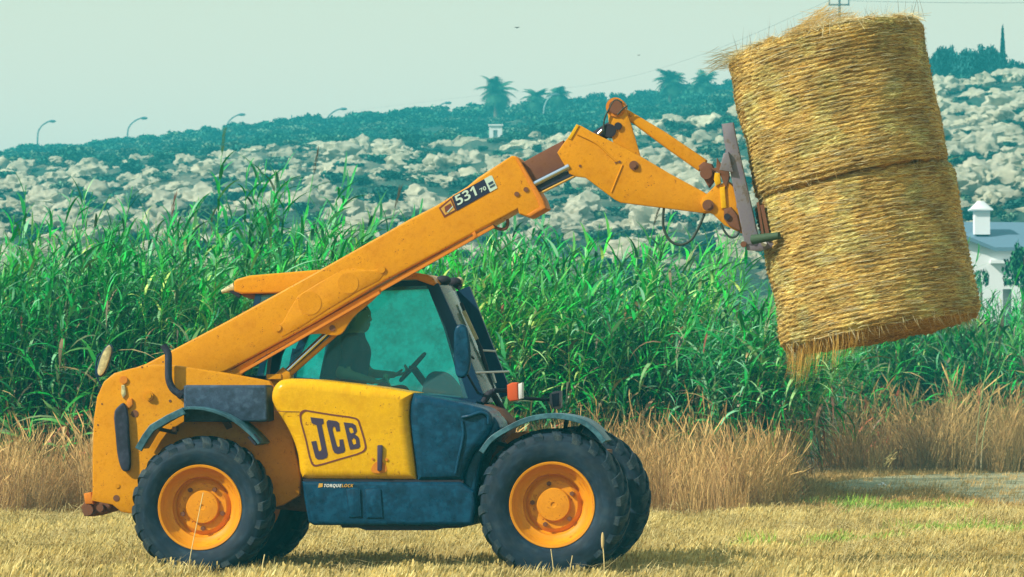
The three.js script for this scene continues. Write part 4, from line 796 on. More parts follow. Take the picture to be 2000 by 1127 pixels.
// telescoping section, head and tilt link
{
  const inner = part('inner_boom', [ext([[990, 334], [1053, 299], [1100, 274], [1112, 318], [1100, 326], [1040, 356], [1010, 372]], -0.86, -1.10, 0.01)], mat.rust);
  part('extension_rod', [rod(M3(1035, 364, -0.84), M3(1112, 325, -0.84), 0.026, 0.026, 20)], mat.chrome, inner);
  part('hose_carrier', [beam(M3(1045, 371, -0.90), M3(1122, 336, -0.90), 0.12, 0.05)], mat.pad, inner);
  part('extension_pipe', [rod(M3(1050, 380, -0.85), M3(1126, 342, -0.85), 0.010)], mat.decalGold, inner);
  const headPts = [[1127, 243], [1136, 246], [1155, 257], [1200, 279], [1251, 305], [1310, 340], [1373, 374], [1384, 381], [1398, 385], [1402, 402], [1396, 414], [1380, 417], [1229, 398], [1212, 396], [1200, 390], [1143, 347], [1126, 345], [1112, 340], [1104, 325], [1096, 312], [1088, 298], [1098, 283], [1108, 270]];
  const head = part('boom_head', [ext(headPts, -0.83, -0.875, 0.010), ext(headPts, -1.085, -1.13, 0.010), ext([[1112, 290], [1127, 246], [1155, 262], [1251, 310], [1360, 372], [1360, 400], [1229, 388], [1204, 382], [1143, 338]], -0.88, -1.08, 0.01)], mat.paint);
  part('top_plate', [ext([[1109, 270], [1126, 242], [1131, 245], [1115, 273]], -0.82, -1.14, 0.004)], mat.hood, head);
  part('weld_seam', [tube([M3(1128, 262, -0.829), M3(1165, 280, -0.828), M3(1190, 303, -0.828), M3(1205, 316, -0.828)], 0.010, 20, 6)], mat.paint, head);
  part('fold_line', [tube([M3(1216, 322, -0.829), M3(1205, 348, -0.828), M3(1194, 376, -0.829)], 0.008, 12, 6)], mat.paint, head);
  part('pivot_pin', [pin(1238, 323, -0.815, -1.14, 0.038, 24), pin(1238, 323, -0.80, -0.84, 0.020)], mat.rust, head);
  for (const [x, y] of [[1133, 324], [1210, 316], [1203, 317]]) part('bolt', [pin(x, y, -0.824, -0.84, 0.011, 10)], mat.rust, head);
  const lev = part('tilt_lever', [...[-0.885, -1.045].map((z) => ext([[1198, 280], [1190, 250], [1187, 222], [1188, 206], [1195, 196], [1206, 194], [1217, 200], [1222, 214], [1232, 241], [1251, 305], [1242, 316], [1230, 300]], z, z - 0.035, 0.008))], mat.paint);
  part('lever_pin', [pin(1202, 209, -0.855, -1.10, 0.055, 24)], mat.rust, lev);
  part('lever_boss', [pin(1202, 209, -0.87, -1.09, 0.078, 24)], mat.rusty, lev);
  part('tilt_ram', [rod(M3(1165, 268, -0.98), M3(1206, 243, -0.98), 0.055), pin(1190, 255, -0.87, -1.0, 0.055), pin(1207, 246, -0.865, -1.0, 0.03)], mat.dark, lev);
  part('ram_tip', [rod(M3(1168, 262, -0.86), M3(1176, 254, -0.86), 0.012)], mat.chrome, lev);
  part('hydraulic_hose', [tube([M3(1180, 262, -0.87), M3(1180, 235, -0.86), M3(1190, 212, -0.86), M3(1202, 195, -0.86), M3(1215, 200, -0.86)], 0.007, 24, 6), tube([M3(1226, 206, -0.86), M3(1216, 213, -0.86), M3(1206, 224, -0.86)], 0.007, 12, 6)], mat.hose, lev);
  const link = part('tilt_link', [ext([[1218, 213], [1226, 214], [1300, 258], [1380, 312], [1378, 325], [1364, 334], [1300, 289], [1234, 240], [1222, 232]], -0.92, -1.04, 0.016, { seg: 3 })], mat.paint);
  part('link_clevis', [ext([[1364, 324], [1374, 316], [1390, 320], [1396, 334], [1394, 352], [1384, 366], [1372, 345]], -0.90, -1.06, 0.012), pin(1379, 338, -0.87, -1.09, 0.05)], mat.rust, link);
  // carriage
  const car = part('carriage', [...[-0.80, -1.11].map((z) => ext([[1368, 398], [1372, 386], [1385, 374], [1397, 362], [1408, 360], [1418, 352], [1436, 368], [1445, 400], [1452, 430], [1462, 462], [1440, 452], [1415, 440], [1392, 418], [1374, 412]], z, z - 0.05, 0.008)), ext([[1405, 362], [1420, 352], [1436, 362], [1455, 450], [1440, 448], [1420, 420]], -0.84, -1.12, 0.01)], mat.paint);
  part('carriage_pin', [pin(1383, 401, -0.775, -1.18, 0.046, 24), pin(1383, 401, -0.765, -0.80, 0.028)], mat.rust, car);
  part('carriage_rib', [ext([[1396, 337], [1406, 338], [1408, 358], [1398, 364], [1394, 350]], -0.78, -0.84, 0.008)], mat.hood, car);
  part('carriage_rib', [ext([[1405, 366], [1416, 364], [1419, 406], [1409, 408]], -0.78, -0.84, 0.008)], mat.hood, car);
  part('hook_plate', [ext([[1388, 330], [1399, 327], [1400, 308], [1408, 320], [1422, 330], [1425, 345], [1418, 370], [1410, 350], [1405, 338]], -0.79, -0.86, 0.006), ext([[1414, 408], [1428, 404], [1440, 420], [1447, 452], [1425, 442], [1414, 428]], -0.77, -0.83, 0.008)], mat.rust, car);
  part('carriage_pin', [pin(1420, 423, -0.755, -0.80, 0.026)], mat.dark, car);
  for (const z of [-0.70, -1.30]) {
    const f = part('fork', [ext([[1409, 242], [1432, 239], [1436, 262], [1484, 476], [1480, 484], [1456, 480], [1450, 456], [1414, 275]], z, z - 0.10, 0.008), ext([[1456, 476], [1484, 470], [1560, 452], [1690, 428], [1690, 434], [1560, 468], [1484, 490], [1458, 488]], z, z - 0.10, 0.006)], mat.grey);
    part('fork_bolt', [pin(1452, 477, z + 0.02, z - 0.02, 0.024, 12)], mat.rust, f);
    part('fork_bolt', [pin(1487, 463, z + 0.02, z - 0.02, 0.022, 12)], mat.white, f);
    part('fork_bolt', [pin(1492, 476, z + 0.02, z - 0.02, 0.022, 12)], mat.white, f);
  }
  part('gusset', [ext([[1413, 300], [1422, 296], [1432, 336], [1405, 332]], -0.66, -0.70, 0.004)], mat.grey, car);
  part('carriage_bar', [beam(M3(1428, 300, -0.71), M3(1428, 300, -1.39), 0.05, 0.10, V(0, 1, 0)), beam(M3(1462, 455, -0.71), M3(1462, 455, -1.39), 0.06, 0.10, V(0, 1, 0)), beam(M3(1448, 400, -0.71), M3(1448, 400, -1.39), 0.05, 0.08, V(0, 1, 0))], mat.grey, car);
  part('carriage_bar', [beam(M3(1488, 400, -0.7), M3(1502, 470, -0.7), 0.03, 0.03), beam(M3(1480, 395, -0.7), M3(1492, 470, -0.7), 0.03, 0.02)], mat.rust, car);
  part('bale_spike', [rod(M3(1470, 468, -0.62), M3(1522, 460, -0.52), 0.040, 0.028, 14)], std(C(0.05, 0.09, 0.05), 0.7), car);
  part('hydraulic_hose', [tube([[1297, 404], [1295, 425], [1297, 448], [1310, 471], [1328, 478], [1349, 469], [1364, 445], [1373, 425], [1378, 412]].map(([x, y]) => M3(x, y, -0.86)), 0.011, 60, 8)], mat.hose);
  part('hydraulic_hose', [tube([[1408, 436], [1414, 450], [1426, 463], [1437, 462], [1444, 452]].map(([x, y]) => M3(x, y, -0.80)), 0.009, 30, 8)], mat.hose);
}
// cab
{
  const tint = C(0.42, 0.86, 0.80);
  const glass = new THREE.MeshPhysicalMaterial({ color: C(0.38, 0.92, 0.94), roughness: 0.05, transmission: 0.90, thickness: 0, ior: 1.5 });
  const dustyReflect = new THREE.MeshPhysicalMaterial({ color: C(0.04, 1, 1), map: texOf((a, b, c) => { const v = 0.93 + 0.22 * a + 0.15 * b + 0.12 * c; return [v, v, v]; }, true, 1.1), roughness: 0.95, transmission: 0.85, thickness: 0, ior: 1.4 });  // bright mottled teal paints in the sky reflection along with the dust
  const screen = new THREE.MeshPhysicalMaterial({ color: C(0.50, 0.66, 0.52), roughness: 0.18, transmission: 0.80, thickness: 0, ior: 1.5 });
  const roof = part('cab_roof', [ext([[456, 550], [462, 545], [487, 538], [618, 527], [760, 524], [835, 536], [846, 543], [852, 553], [846, 558], [812, 546], [780, 547], [700, 556], [538, 573], [470, 574], [457, 569]], CN + 0.03, CF - 0.03, 0.018, { seg: 4 })], mat.paint);
  part('roof_underside', [ext([[470, 574], [540, 574], [560, 580], [512, 590], [476, 580]], CN - 0.02, CF + 0.02, 0.004)], mat.rust, roof);
  part('work_lamp', [rod(M3(433, 570, CN - 0.1), M3(458, 561, CN - 0.1), 0.016, 0.038, 16)], mat.cream, roof);
  part('lamp_bracket', [beam(M3(446, 562, CN - 0.1), M3(470, 578, CN - 0.1), 0.05, 0.04)], mat.dark, roof);
  const A = (px, py, z) => M3(px, py, CN).setZ(z);                            // the same outline on the other side of the cab
  for (const z of [CN - 0.02, CF + 0.02]) {
    const fr = part('cab_frame', [
      ...[[[[846, 556], [838, 556], [826, 548], [880, 640], [930, 790], [948, 790]]]].flat().map((p) => { const g = ext([[830, 549], [856, 553], [895, 640], [950, 786], [908, 786], [866, 640]], CN, CN - 0.05, 0.008); g.translate(0, 0, z - CN + 0.02); return g; }),
      beam(A(544, 680, z), A(531, 745, z), 0.05, 0.075), beam(A(600, 565, z), A(540, 700, z), 0.05, 0.06),
      beam(A(470, 738, z), A(570, 744, z), 0.05, 0.05), beam(A(570, 746, z), A(930, 790, z), 0.05, 0.07),
      beam(A(505, 575, z), A(470, 735, z), 0.05, 0.05), beam(A(590, 562, z), A(838, 552, z), 0.05, 0.05),
    ], mat.frame);
  }
  part('pillar_strip', [beam(A(529, 690, CN + 0.02), A(523, 742, CN + 0.02), 0.02, 0.03)], mat.grey);
  part('cab_side', [ext([[470, 742], [570, 746], [930, 788], [960, 860], [900, 940], [600, 940], [480, 900]], CN - 0.01, CN - 0.05, 0.006)], mat.frame);
  part('cab_side', [(() => { const g = ext([[470, 742], [570, 746], [930, 788], [960, 860], [900, 940], [600, 940], [480, 900]], CN - 0.01, CN - 0.05, 0.006); g.translate(0, 0, CF - CN + 0.05); return g; })()], mat.frame);
  part('cab_floor', [ext([[480, 890], [950, 900], [940, 925], [490, 915]], CN - 0.05, CF + 0.05, 0)], mat.frame);
  const pane = (pts, z, m, name = 'window_pane') => part(name, [new THREE.ShapeGeometry(shapeOf(pts, CN)).translate(0, 0, z)], m);
  const side = [[545, 705], [602, 570], [792, 550], [832, 556], [870, 640], [914, 778], [567, 741], [534, 741]];
  pane(side, CN + 0.001, glass); pane(side, CF + 0.012, dustyReflect);
  pane([[474, 735], [508, 578], [596, 566], [541, 690], [530, 740]], CN + 0.001, glass); pane([[474, 735], [508, 578], [596, 566], [541, 690], [530, 740]], CF + 0.012, dustyReflect);
  // curved windscreen between the front pillars
  {
    const top = A(850, 556, 0), bot = A(946, 786, 0), pos = [], idx = [], uv = [], N = 12;
    for (let j = 0; j <= 8; j++) for (let i = 0; i <= N; i++) {
      const u = i / N, v = j / 8, bow = 0.09 * (1 - (2 * u - 1) ** 2) ;
      pos.push(lerp(bot.x, top.x, v) - 0.004 + bow, lerp(bot.y, top.y, v), lerp(CN - 0.01, CF + 0.01, u)); uv.push(u, v);
      if (i < N && j < 8) { const a = j * (N + 1) + i; idx.push(a, a + 1, a + N + 1, a + 1, a + N + 2, a + N + 1); }
    }
    const g = new THREE.BufferGeometry(); g.setAttribute('position', new THREE.Float32BufferAttribute(pos, 3)); g.setAttribute('uv', new THREE.Float32BufferAttribute(uv, 2)); g.setIndex(idx); g.computeVertexNormals();
    const ws = part('windscreen', [g], screen);
    // guard bars, wiper, far pillar standing in front of the glass
    part('far_pillar', [beam(A(872, 560, CF - 0.02), A(957, 776, CF - 0.02), 0.07, 0.15)], mat.frame, ws);
    part('wiper', [rod(A(868, 590, CN - 0.35).add(V(0.09, 0, 0)), A(905, 676, CN - 0.35).add(V(0.09, 0, 0)), 0.014), rod(A(905, 676, CN - 0.35).add(V(0.09, 0, 0)), A(934, 770, CN - 0.35).add(V(0.09, 0, 0)), 0.018)], mat.dark, ws);
    part('wiper_blade', [beam(A(876, 606, CN - 0.3).add(V(0.085, 0, 0)), A(902, 662, CN - 0.3).add(V(0.085, 0, 0)), 0.02, 0.03)], mat.cream, ws);
    part('grab_rail', [rod(A(916, 728, CN - 0.02).add(V(0.02, 0, 0)), A(960, 725, CN - 0.5).add(V(0.08, 0, 0)), 0.009), rod(M3(938, 684, CN - 0.5), M3(969, 686, CN - 0.5), 0.009), rod(M3(962, 728, CN - 0.5), M3(968, 748, CN - 0.5), 0.010)], mat.white, ws);
    part('lamp_cluster', [ball(M3(866, 548, CN - 0.3), 0.055, 1.2, 0.8, 1), ball(M3(888, 552, CN - 0.6), 0.05, 1.2, 0.9, 1), rod(M3(880, 548, CN - 0.6), M3(900, 562, CN - 0.6), 0.03)], mat.dark, ws);
    part('work_lamp', [ball(M3(897, 549, CN - 0.7), 0.035), rod(M3(876, 572, CN - 0.45), M3(890, 600, CN - 0.45), 0.028)], mat.cream, ws);
  }
  part('side_mirror', [ext(spline([[889, 640], [899, 633], [910, 637], [915, 655], [919, 700], [914, 728], [905, 738], [893, 736], [887, 715], [886, 670]], 3, true), CN + 0.28, CN + 0.22, 0.02, { seg: 4 })], mat.navy);
  part('mirror_arm', [rod(M3(912, 690, CN + 0.24), M3(925, 700, CN - 0.02), 0.010), rod(M3(912, 730, CN + 0.24), M3(935, 770, CN - 0.02), 0.010)], mat.dark);
  // front lamp bar
  const lb = part('lamp_arm', [tube([M3(950, 772, CN - 0.1), M3(962, 764, CN - 0.05), M3(978, 763, CN + 0.05), M3(994, 762, CN + 0.05)], 0.020, 24), tube([M3(944, 786, CN), M3(958, 768, CN), M3(975, 790, CN - 0.1), M3(990, 815, CN - 0.1)], 0.028, 24)], mat.dark);
  part('indicator_lens', [ext([[990, 752], [1000, 747], [1011, 747], [1012, 782], [996, 784], [991, 778]], CN + 0.12, CN, 0.012, { seg: 3 })], mat.orange, lb);
  part('side_lens', [ext([[1012, 750], [1020, 747], [1020, 778], [1013, 780]], CN + 0.115, CN, 0.006)], mat.white, lb);
  part('lamp_arm', [tube([M3(1018, 777, CN - 0.3), M3(1040, 779, CN - 0.4), M3(1072, 781, CN - 0.5)], 0.014, 20)], mat.dark);
  const hl = part('headlamp', [ext([[1073, 771], [1080, 765], [1096, 763], [1096, 796], [1090, 800], [1078, 797], [1073, 786]], CN - 0.45, CN - 0.55, 0.006)], mat.grey);
  part('lamp_glass', [ext([[1077, 770], [1092, 767], [1092, 793], [1080, 795]], CN - 0.44, CN - 0.47, 0.004)], mat.decalDark, hl);
  part('lamp_post', [rod(M3(1084, 796, CN - 0.5), M3(1084, 815, CN - 0.5), 0.008)], mat.grey, hl);
  part('front_frame', [ext([[945, 790], [972, 800], [996, 826], [990, 850], [970, 870], [950, 900], [935, 900], [940, 850]], -0.75, -1.30, 0.01)], mat.rust);
  // inside: seat, dash, wheel
  const st = part('driver_seat', [ext(spline([[622, 760], [632, 690], [640, 640], [652, 600], [668, 600], [668, 650], [664, 700], [668, 752], [740, 758], [745, 775], [640, 785]], 3, true), -1.45, -1.88, 0.04, { seg: 3 })], mat.seat);
  part('headrest', [ext(spline([[648, 585], [664, 580], [672, 600], [666, 620], [650, 618]], 3, true), -1.54, -1.78, 0.03)], mat.seat, st);
  const db = part('dashboard', [ext(spline([[822, 790], [828, 745], [836, 731], [849, 725], [864, 731], [880, 748], [895, 775], [900, 800], [840, 805]], 3, true), -1.42, -1.92, 0.03, { seg: 3 })], mat.seat);
  part('control_box', [ext(spline([[735, 752], [752, 746], [760, 760], [900, 775], [905, 800], [735, 790]], 2, true), -1.26, -1.46, 0.02)], mat.seat, db);
  const ringC = M3(806, 717, -1.66), ring = new THREE.TorusGeometry(0.150, 0.014, 10, 40);
  ring.rotateX(Math.PI / 2); ring.rotateX(0.16); ring.rotateZ(0.83); ring.translate(ringC.x, ringC.y, ringC.z);
  const sw = part('steering_wheel', [ring], mat.dark);
  part('steering_column', [rod(ringC, M3(838, 760, -1.66), 0.03), rod(ringC.clone().add(V(-0.1, -0.1, 0)), ringC.clone().add(V(0.1, 0.11, 0)), 0.012), rod(ringC.clone().add(V(0, 0, -0.14)), ringC.clone().add(V(0, 0, 0.14)), 0.012)], mat.dark, sw);
  part('gear_lever', [rod(M3(765, 760, -1.40), M3(754, 738, -1.40), 0.009), ball(M3(753, 735, -1.40), 0.022)], mat.cream);
}

// ------------------------------------------------------------------ straw bales
const baleTex = strokes(2048, 1024, 26000, '#a07e40', ['#e2d294', '#d2bb76', '#ece2b4', '#c0a05a', '#94713a', '#7a572a', '#b09250', '#d8cd9c', '#ccc69e'], 90, 2.6, 0, 0.34, 71);
const baleMat = std(C(1.12, 1.12, 0.94), 0.75, { map: baleTex, bumpMap: baleTex, bumpScale: 0.02, vertexColors: true });
const strawM = std(C(1, 1, 1), 0.6, { vertexColors: true, side: THREE.DoubleSide });
const strawG = [1, 2, 3].map((s) => { const r = rngOf(s), o = { pos: [], col: [] }, b = rr(-0.12, 0.12, r), P = (t) => V(t - 0.5, b * Math.sin(Math.PI * t), 0.05 * t * t); strip(o, [P(0), P(0.33), P(0.66), P(1)], 0.03, V(0, 0.2, 1), [1, 1, 1], [1, 1, 1]); strip(o, [P(0), P(0.33), P(0.66), P(1)], 0.03, V(0, 1, 0.2), [1, 1, 1], [1, 1, 1]); return geoOf(o); });
function bale(label, A, B, tiltBack, seed, o) {
  const t = thing('straw_bale', label, 'bale', 'straw bales on the forks'), axis = B.clone().sub(A), h = axis.length(), rn = rngOf(seed), Rr = o.R;
  t.position.copy(A);
  const q = new THREE.Quaternion().setFromUnitVectors(V(0, 1, 0), axis.clone().normalize());
  t.quaternion.copy(q).premultiply(new THREE.Quaternion().setFromAxisAngle(V(1, 0, 0), tiltBack));
  const nu = 420, nv = 190, pos = [], uv = [], col = [], idx = [];
  const rowsN = 34;                                                          // rows of windings up the bale
  const radius = (u, v) => {
    const a = u * Math.PI * 2, cx = Math.cos(a), cz = Math.sin(a), wob = 0.17 * n3(cx * 1.4, cz * 1.4, v * 3 + seed) + 0.07 * n3(cx * 6, cz * 6, v * 9 + seed);
    const ph = v * rowsN + wob * 1.6, row = Math.floor(ph), f = ph - row, k = Math.pow(Math.abs(Math.sin(Math.PI * f)), 0.6), rowAmp = 0.6 + 0.5 * n3(cx * 2.5, cz * 2.5, row * 3.7 + seed);
    const edge = smooth(0, 0.05, v) * smooth(0, 0.05, 1 - v);
    return Rr - 0.028 * (1 - edge) + 0.020 * n3(cx * 1.1 + seed, cz * 1.1, v * 2) + 0.022 * (k - 0.5) * rowAmp + 0.004 * n3(cx * 10, cz * 10, v * 70 + seed) + 0.004 * n3(cx * 30, cz * 30, v * 140);
  };
  for (let j = 0; j <= nv; j++) for (let i = 0; i <= nu; i++) {
    const u = i / nu, v = j / nv, a = u * Math.PI * 2, r = radius(u % 1, v), cx = Math.cos(a), cz = Math.sin(a);
    pos.push(cx * r, v * h, cz * r); uv.push(u * 3, v * 1.02 + 0.37 * seed);
    const m = 0.88 + 0.28 * n3(cx * 2.2, cz * 2.2, v * 5 + seed * 2) + 0.16 * n3(cx * 7, cz * 7, v * 26 + seed), g = smooth(0.1, 0.6, n3(cx * 2 + 9, cz * 2, v * 3.3 + seed));
    col.push(...mixc([m * 1.06, m * 0.95, m * 0.72], [m * 1.05, m * 1.12, m * 0.98], g));
    if (i && j) { const b = (j - 1) * (nu + 1) + i - 1, c = b + nu + 1; idx.push(b, c, b + 1, b + 1, c, c + 1); }
  }
  const g = new THREE.BufferGeometry(); g.setAttribute('position', new THREE.Float32BufferAttribute(pos, 3)); g.setAttribute('uv', new THREE.Float32BufferAttribute(uv, 2)); g.setAttribute('color', new THREE.Float32BufferAttribute(col, 3)); g.setIndex(idx); g.computeVertexNormals();
  put('winding', g, baleMat, t);
  for (const [y, s] of [[0.004, -1], [h - 0.004, 1]]) {                       // cut ends, slightly domed and rough
    const p2 = [], u2 = [], c2 = [], i2 = [], NR = 30, NA2 = 96;
    for (let j = 0; j <= NR; j++) for (let i = 0; i <= NA2; i++) { const rr2 = j / NR, a = i / NA2 * 6.2832, R = rr2 * (radius((i / NA2) % 1, s > 0 ? 1 : 0) + 0.001), x = Math.cos(a) * R, z = Math.sin(a) * R; p2.push(x, y + s * (0.035 * (1 - rr2 ** 4) + (rr2 < 1 ? 0.03 * n2(x * 5 + seed, z * 5) + 0.015 * n2(x * 20, z * 20) : 0)), z); u2.push(x, z); const m = 0.9 + 0.2 * n2(x * 8, z * 8); c2.push(m, m * 0.8, m * 0.5); if (i && j) { const b = (j - 1) * (NA2 + 1) + i - 1, c = b + NA2 + 1; s > 0 ? i2.push(b, b + 1, c, b + 1, c + 1, c) : i2.push(b, c, b + 1, b + 1, c, c + 1); } }
    const eg = new THREE.BufferGeometry(); eg.setAttribute('position', new THREE.Float32BufferAttribute(p2, 3)); eg.setAttribute('uv', new THREE.Float32BufferAttribute(u2, 2)); eg.setAttribute('color', new THREE.Float32BufferAttribute(c2, 3)); eg.setIndex(i2); eg.computeVertexNormals();
    put('bale_end', eg, baleMat, t);
  }
  const ms = strawG.map(() => []), cs = strawG.map(() => []);
  const add = (p, dir, len, c) => { const k = Math.floor(rn() * 3), x = dir.clone().normalize(), up = V(rn() - 0.5, rn() - 0.5, rn() - 0.5), y = up.cross(x).normalize(), z = x.clone().cross(y), w = 0.105 * (0.7 + 0.6 * rn()); ms[k].push(new THREE.Matrix4().makeBasis(x.multiplyScalar(len), y.multiplyScalar(w), z.multiplyScalar(w)).setPosition(p)); cs[k].push(c); };
  const strawC = () => { const v = 0.65 + 0.55 * rn(); return rn() < 0.6 ? C(0.82 * v, 0.77 * v, 0.50 * v) : C(0.76 * v, 0.58 * v, 0.24 * v); };
  for (let i = 0; i < 2200; i++) {                                            // straws lying along the windings, some lifting off
    const u = rn(), v = rn(), a = u * 6.2832, r = radius(u, v) + 0.004 + 0.012 * rn() * rn(), tan = V(-Math.sin(a), 0, Math.cos(a)), out = V(Math.cos(a), 0, Math.sin(a)), dir = tan.multiplyScalar(rn() < 0.5 ? 1 : -1).add(V(0, (rn() - 0.5) * 0.22, 0)).addScaledVector(out, 0.02 + (rn() < 0.12 ? 0.25 * rn() : 0));
    add(out.clone().multiplyScalar(r).setY(v * h), dir, rr(0.07, 0.22, rn), strawC());
  }
  for (let i = 0; i < (o.top || 500); i++) { const a = rn() * 6.2832, r = Rr * (0.90 + 0.10 * rn()), out = V(Math.cos(a), 0, Math.sin(a)); add(out.clone().multiplyScalar(r).setY(h + 0.02 * rn()), V((rn() - 0.5) * 1.4, rr(-0.1, 0.5, rn), (rn() - 0.5) * 1.4), rr(0.10, 0.28, rn), strawC()); }
  for (let i = 0; i < (o.bottom || 300); i++) { const a = rn() * 6.2832, r = Rr * (0.86 + 0.13 * rn()), out = V(Math.cos(a), 0, Math.sin(a)), L = rr(0.06, 0.18, rn); add(out.clone().multiplyScalar(r).setY(0.03 - L * 0.35), V((rn() - 0.35) * 0.8, -1, (rn() - 0.5) * 0.7), L, strawC()); }
  if (o.hang) for (let i = 0; i < 260; i++) {                                 // the ragged skirt at the lower left
    const a = Math.PI + rr(-0.3, 1.3, rn) * -1, k = rn(), r = Rr * (0.80 + 0.2 * rn()), out = V(Math.cos(a), 0, Math.sin(a)), f = smooth(0.1, -0.9, Math.cos(a)), L = rr(0.12, 0.42, rn) * (0.5 + 0.6 * f);
    add(out.clone().multiplyScalar(r).setY(0.05 - L * 0.45), V(-0.30 + 0.5 * (rn() - 0.5), -1, (rn() - 0.5) * 0.4), L, C(0.75, 0.50, 0.12).multiplyScalar(0.7 + 0.5 * rn()));
  }
  if (o.crown) {                                                              // loose heap and long stray stems on top
    for (let i = 0; i < 700; i++) { const x = -0.02 + rr(-0.26, 0.26, rn), z = rr(0.1, 0.75, rn); add(V(x - 0.02, h + 0.02 + 0.16 * rn() * Math.exp(-((x / 0.18) ** 2)), z), V(1, rr(-0.3, 0.9, rn), rr(-0.5, 0.5, rn)), rr(0.10, 0.25, rn), C(0.78, 0.58, 0.22).multiplyScalar(0.7 + 0.5 * rn())); }
    for (let i = 0; i < 60; i++) add(V(rr(-0.78, 0.78, rn), h + 0.06, rr(0.0, 0.5, rn)), V(rr(-0.2, 0.6, rn), 1, 0), rr(0.18, 0.36, rn), C(0.20, 0.17, 0.10));
    for (let i = 0; i < 110; i++) add(V(-0.80 + rr(-0.16, 0.06, rn), h - 0.02 + rr(-0.05, 0.07, rn), rr(-0.1, 0.4, rn)), V(-1, rr(-0.35, 0.45, rn), rr(-0.3, 0.3, rn)), rr(0.12, 0.26, rn), C(0.42, 0.36, 0.16));
  }
  strawG.forEach((sg2, k) => cloud('loose_straw', sg2, strawM, ms[k], cs[k], t));
  return t;
}
{
  const zb = -0.65, Bt = at(1723, 650, zb), Md = at(1668, 353, zb), Tp = at(1610, 76, zb);
  bale('lower straw bale, pierced by the forks, ragged straw hanging below', Bt, Md.clone().lerp(Bt, 0.006), -0.075, 1, { R: 0.805, hang: true, bottom: 420, top: 120 });
  bale('upper straw bale stacked on the lower one, loose straw on top', Md.clone(), Tp, -0.075, 2, { R: 0.79, crown: true, bottom: 60, top: 900 });
  const wisp = thing('falling_straw', 'small wisp of loose straw below the bales at the track edge', 'straw wisp'), wr = rngOf(3);
  wisp.position.copy(at(1738, 895, -33));
  put('straws', [0, 1, 2, 3, 4, 5, 6, 7].map(() => limb(V(rr(-0.12, 0.0, wr), rr(-0.15, 0, wr), 0), V(rr(0, 0.16, wr), rr(0, 0.24, wr), rr(-0.1, 0.1, wr)), 0.008, 0.004)), std(C(0.8, 0.6, 0.25), 0.7), wisp);
  const stone = put('white_stone', boulderLow[1], std(C(0.8, 0.8, 0.78), 0.8)); stone.position.copy(at(1724, 948, DIST - EYE * FOCAL / (948 - HORIZON))); stone.scale.set(0.06, 0.05, 0.05); tag(stone, 'small white stone lying on the pale track', 'stone');
}

// ------------------------------------------------------------------ driver
function field(bones, centre, half, N, col) {                                // tapered capsules joined smoothly, meshed on a grid
  const mc = new MarchingCubes(N, new THREE.MeshStandardMaterial(), false, false, 160000), hs = mc.halfsize ?? N / 2;
  const near = (p) => { let d = 1e9; for (const b of bones) { const ab = b.ab, t = clamp(((p[0] - b.a[0]) * ab[0] + (p[1] - b.a[1]) * ab[1] + (p[2] - b.a[2]) * ab[2]) / b.l2), x = p[0] - b.a[0] - ab[0] * t, y = p[1] - b.a[1] - ab[1] * t, z = p[2] - b.a[2] - ab[2] * t, e = Math.sqrt(x * x + y * y + z * z) - lerp(b.r0, b.r1, t), k = b.k; const h = Math.max(k - Math.abs(d - e), 0) / k; d = Math.min(d, e) - h * h * k * 0.25; } return d; };
  for (const b of bones) { b.ab = [0, 1, 2].map((i) => b.b[i] - b.a[i]); b.l2 = b.ab.reduce((s, v) => s + v * v, 1e-9); }
  for (let k = 0; k < N; k++) for (let j = 0; j < N; j++) for (let i = 0; i < N; i++) mc.field[i + j * N + k * N * N] = -near([centre[0] + (i - hs) / hs * half, centre[1] + (j - hs) / hs * half, centre[2] + (k - hs) / hs * half]);
  mc.isolation = 0; mc.update();
  const n = mc.count ?? mc.geometry.drawRange.count, pos = Array.from(mc.positionArray.slice(0, n * 3)), nor = Array.from(mc.normalArray.slice(0, n * 3)), cl = [];
  for (let i = 0; i < n; i++) { for (let a = 0; a < 3; a++) pos[i * 3 + a] = centre[a] + pos[i * 3 + a] * half; cl.push(...col(pos[i * 3], pos[i * 3 + 1], pos[i * 3 + 2])); }
  const g = new THREE.BufferGeometry(); g.setAttribute('position', new THREE.Float32BufferAttribute(pos, 3)); g.setAttribute('normal', new THREE.Float32BufferAttribute(nor, 3)); g.setAttribute('color', new THREE.Float32BufferAttribute(cl, 3)); g.setAttribute('uv', new THREE.Float32BufferAttribute(new Float32Array(n * 2), 2));
  return g;
}
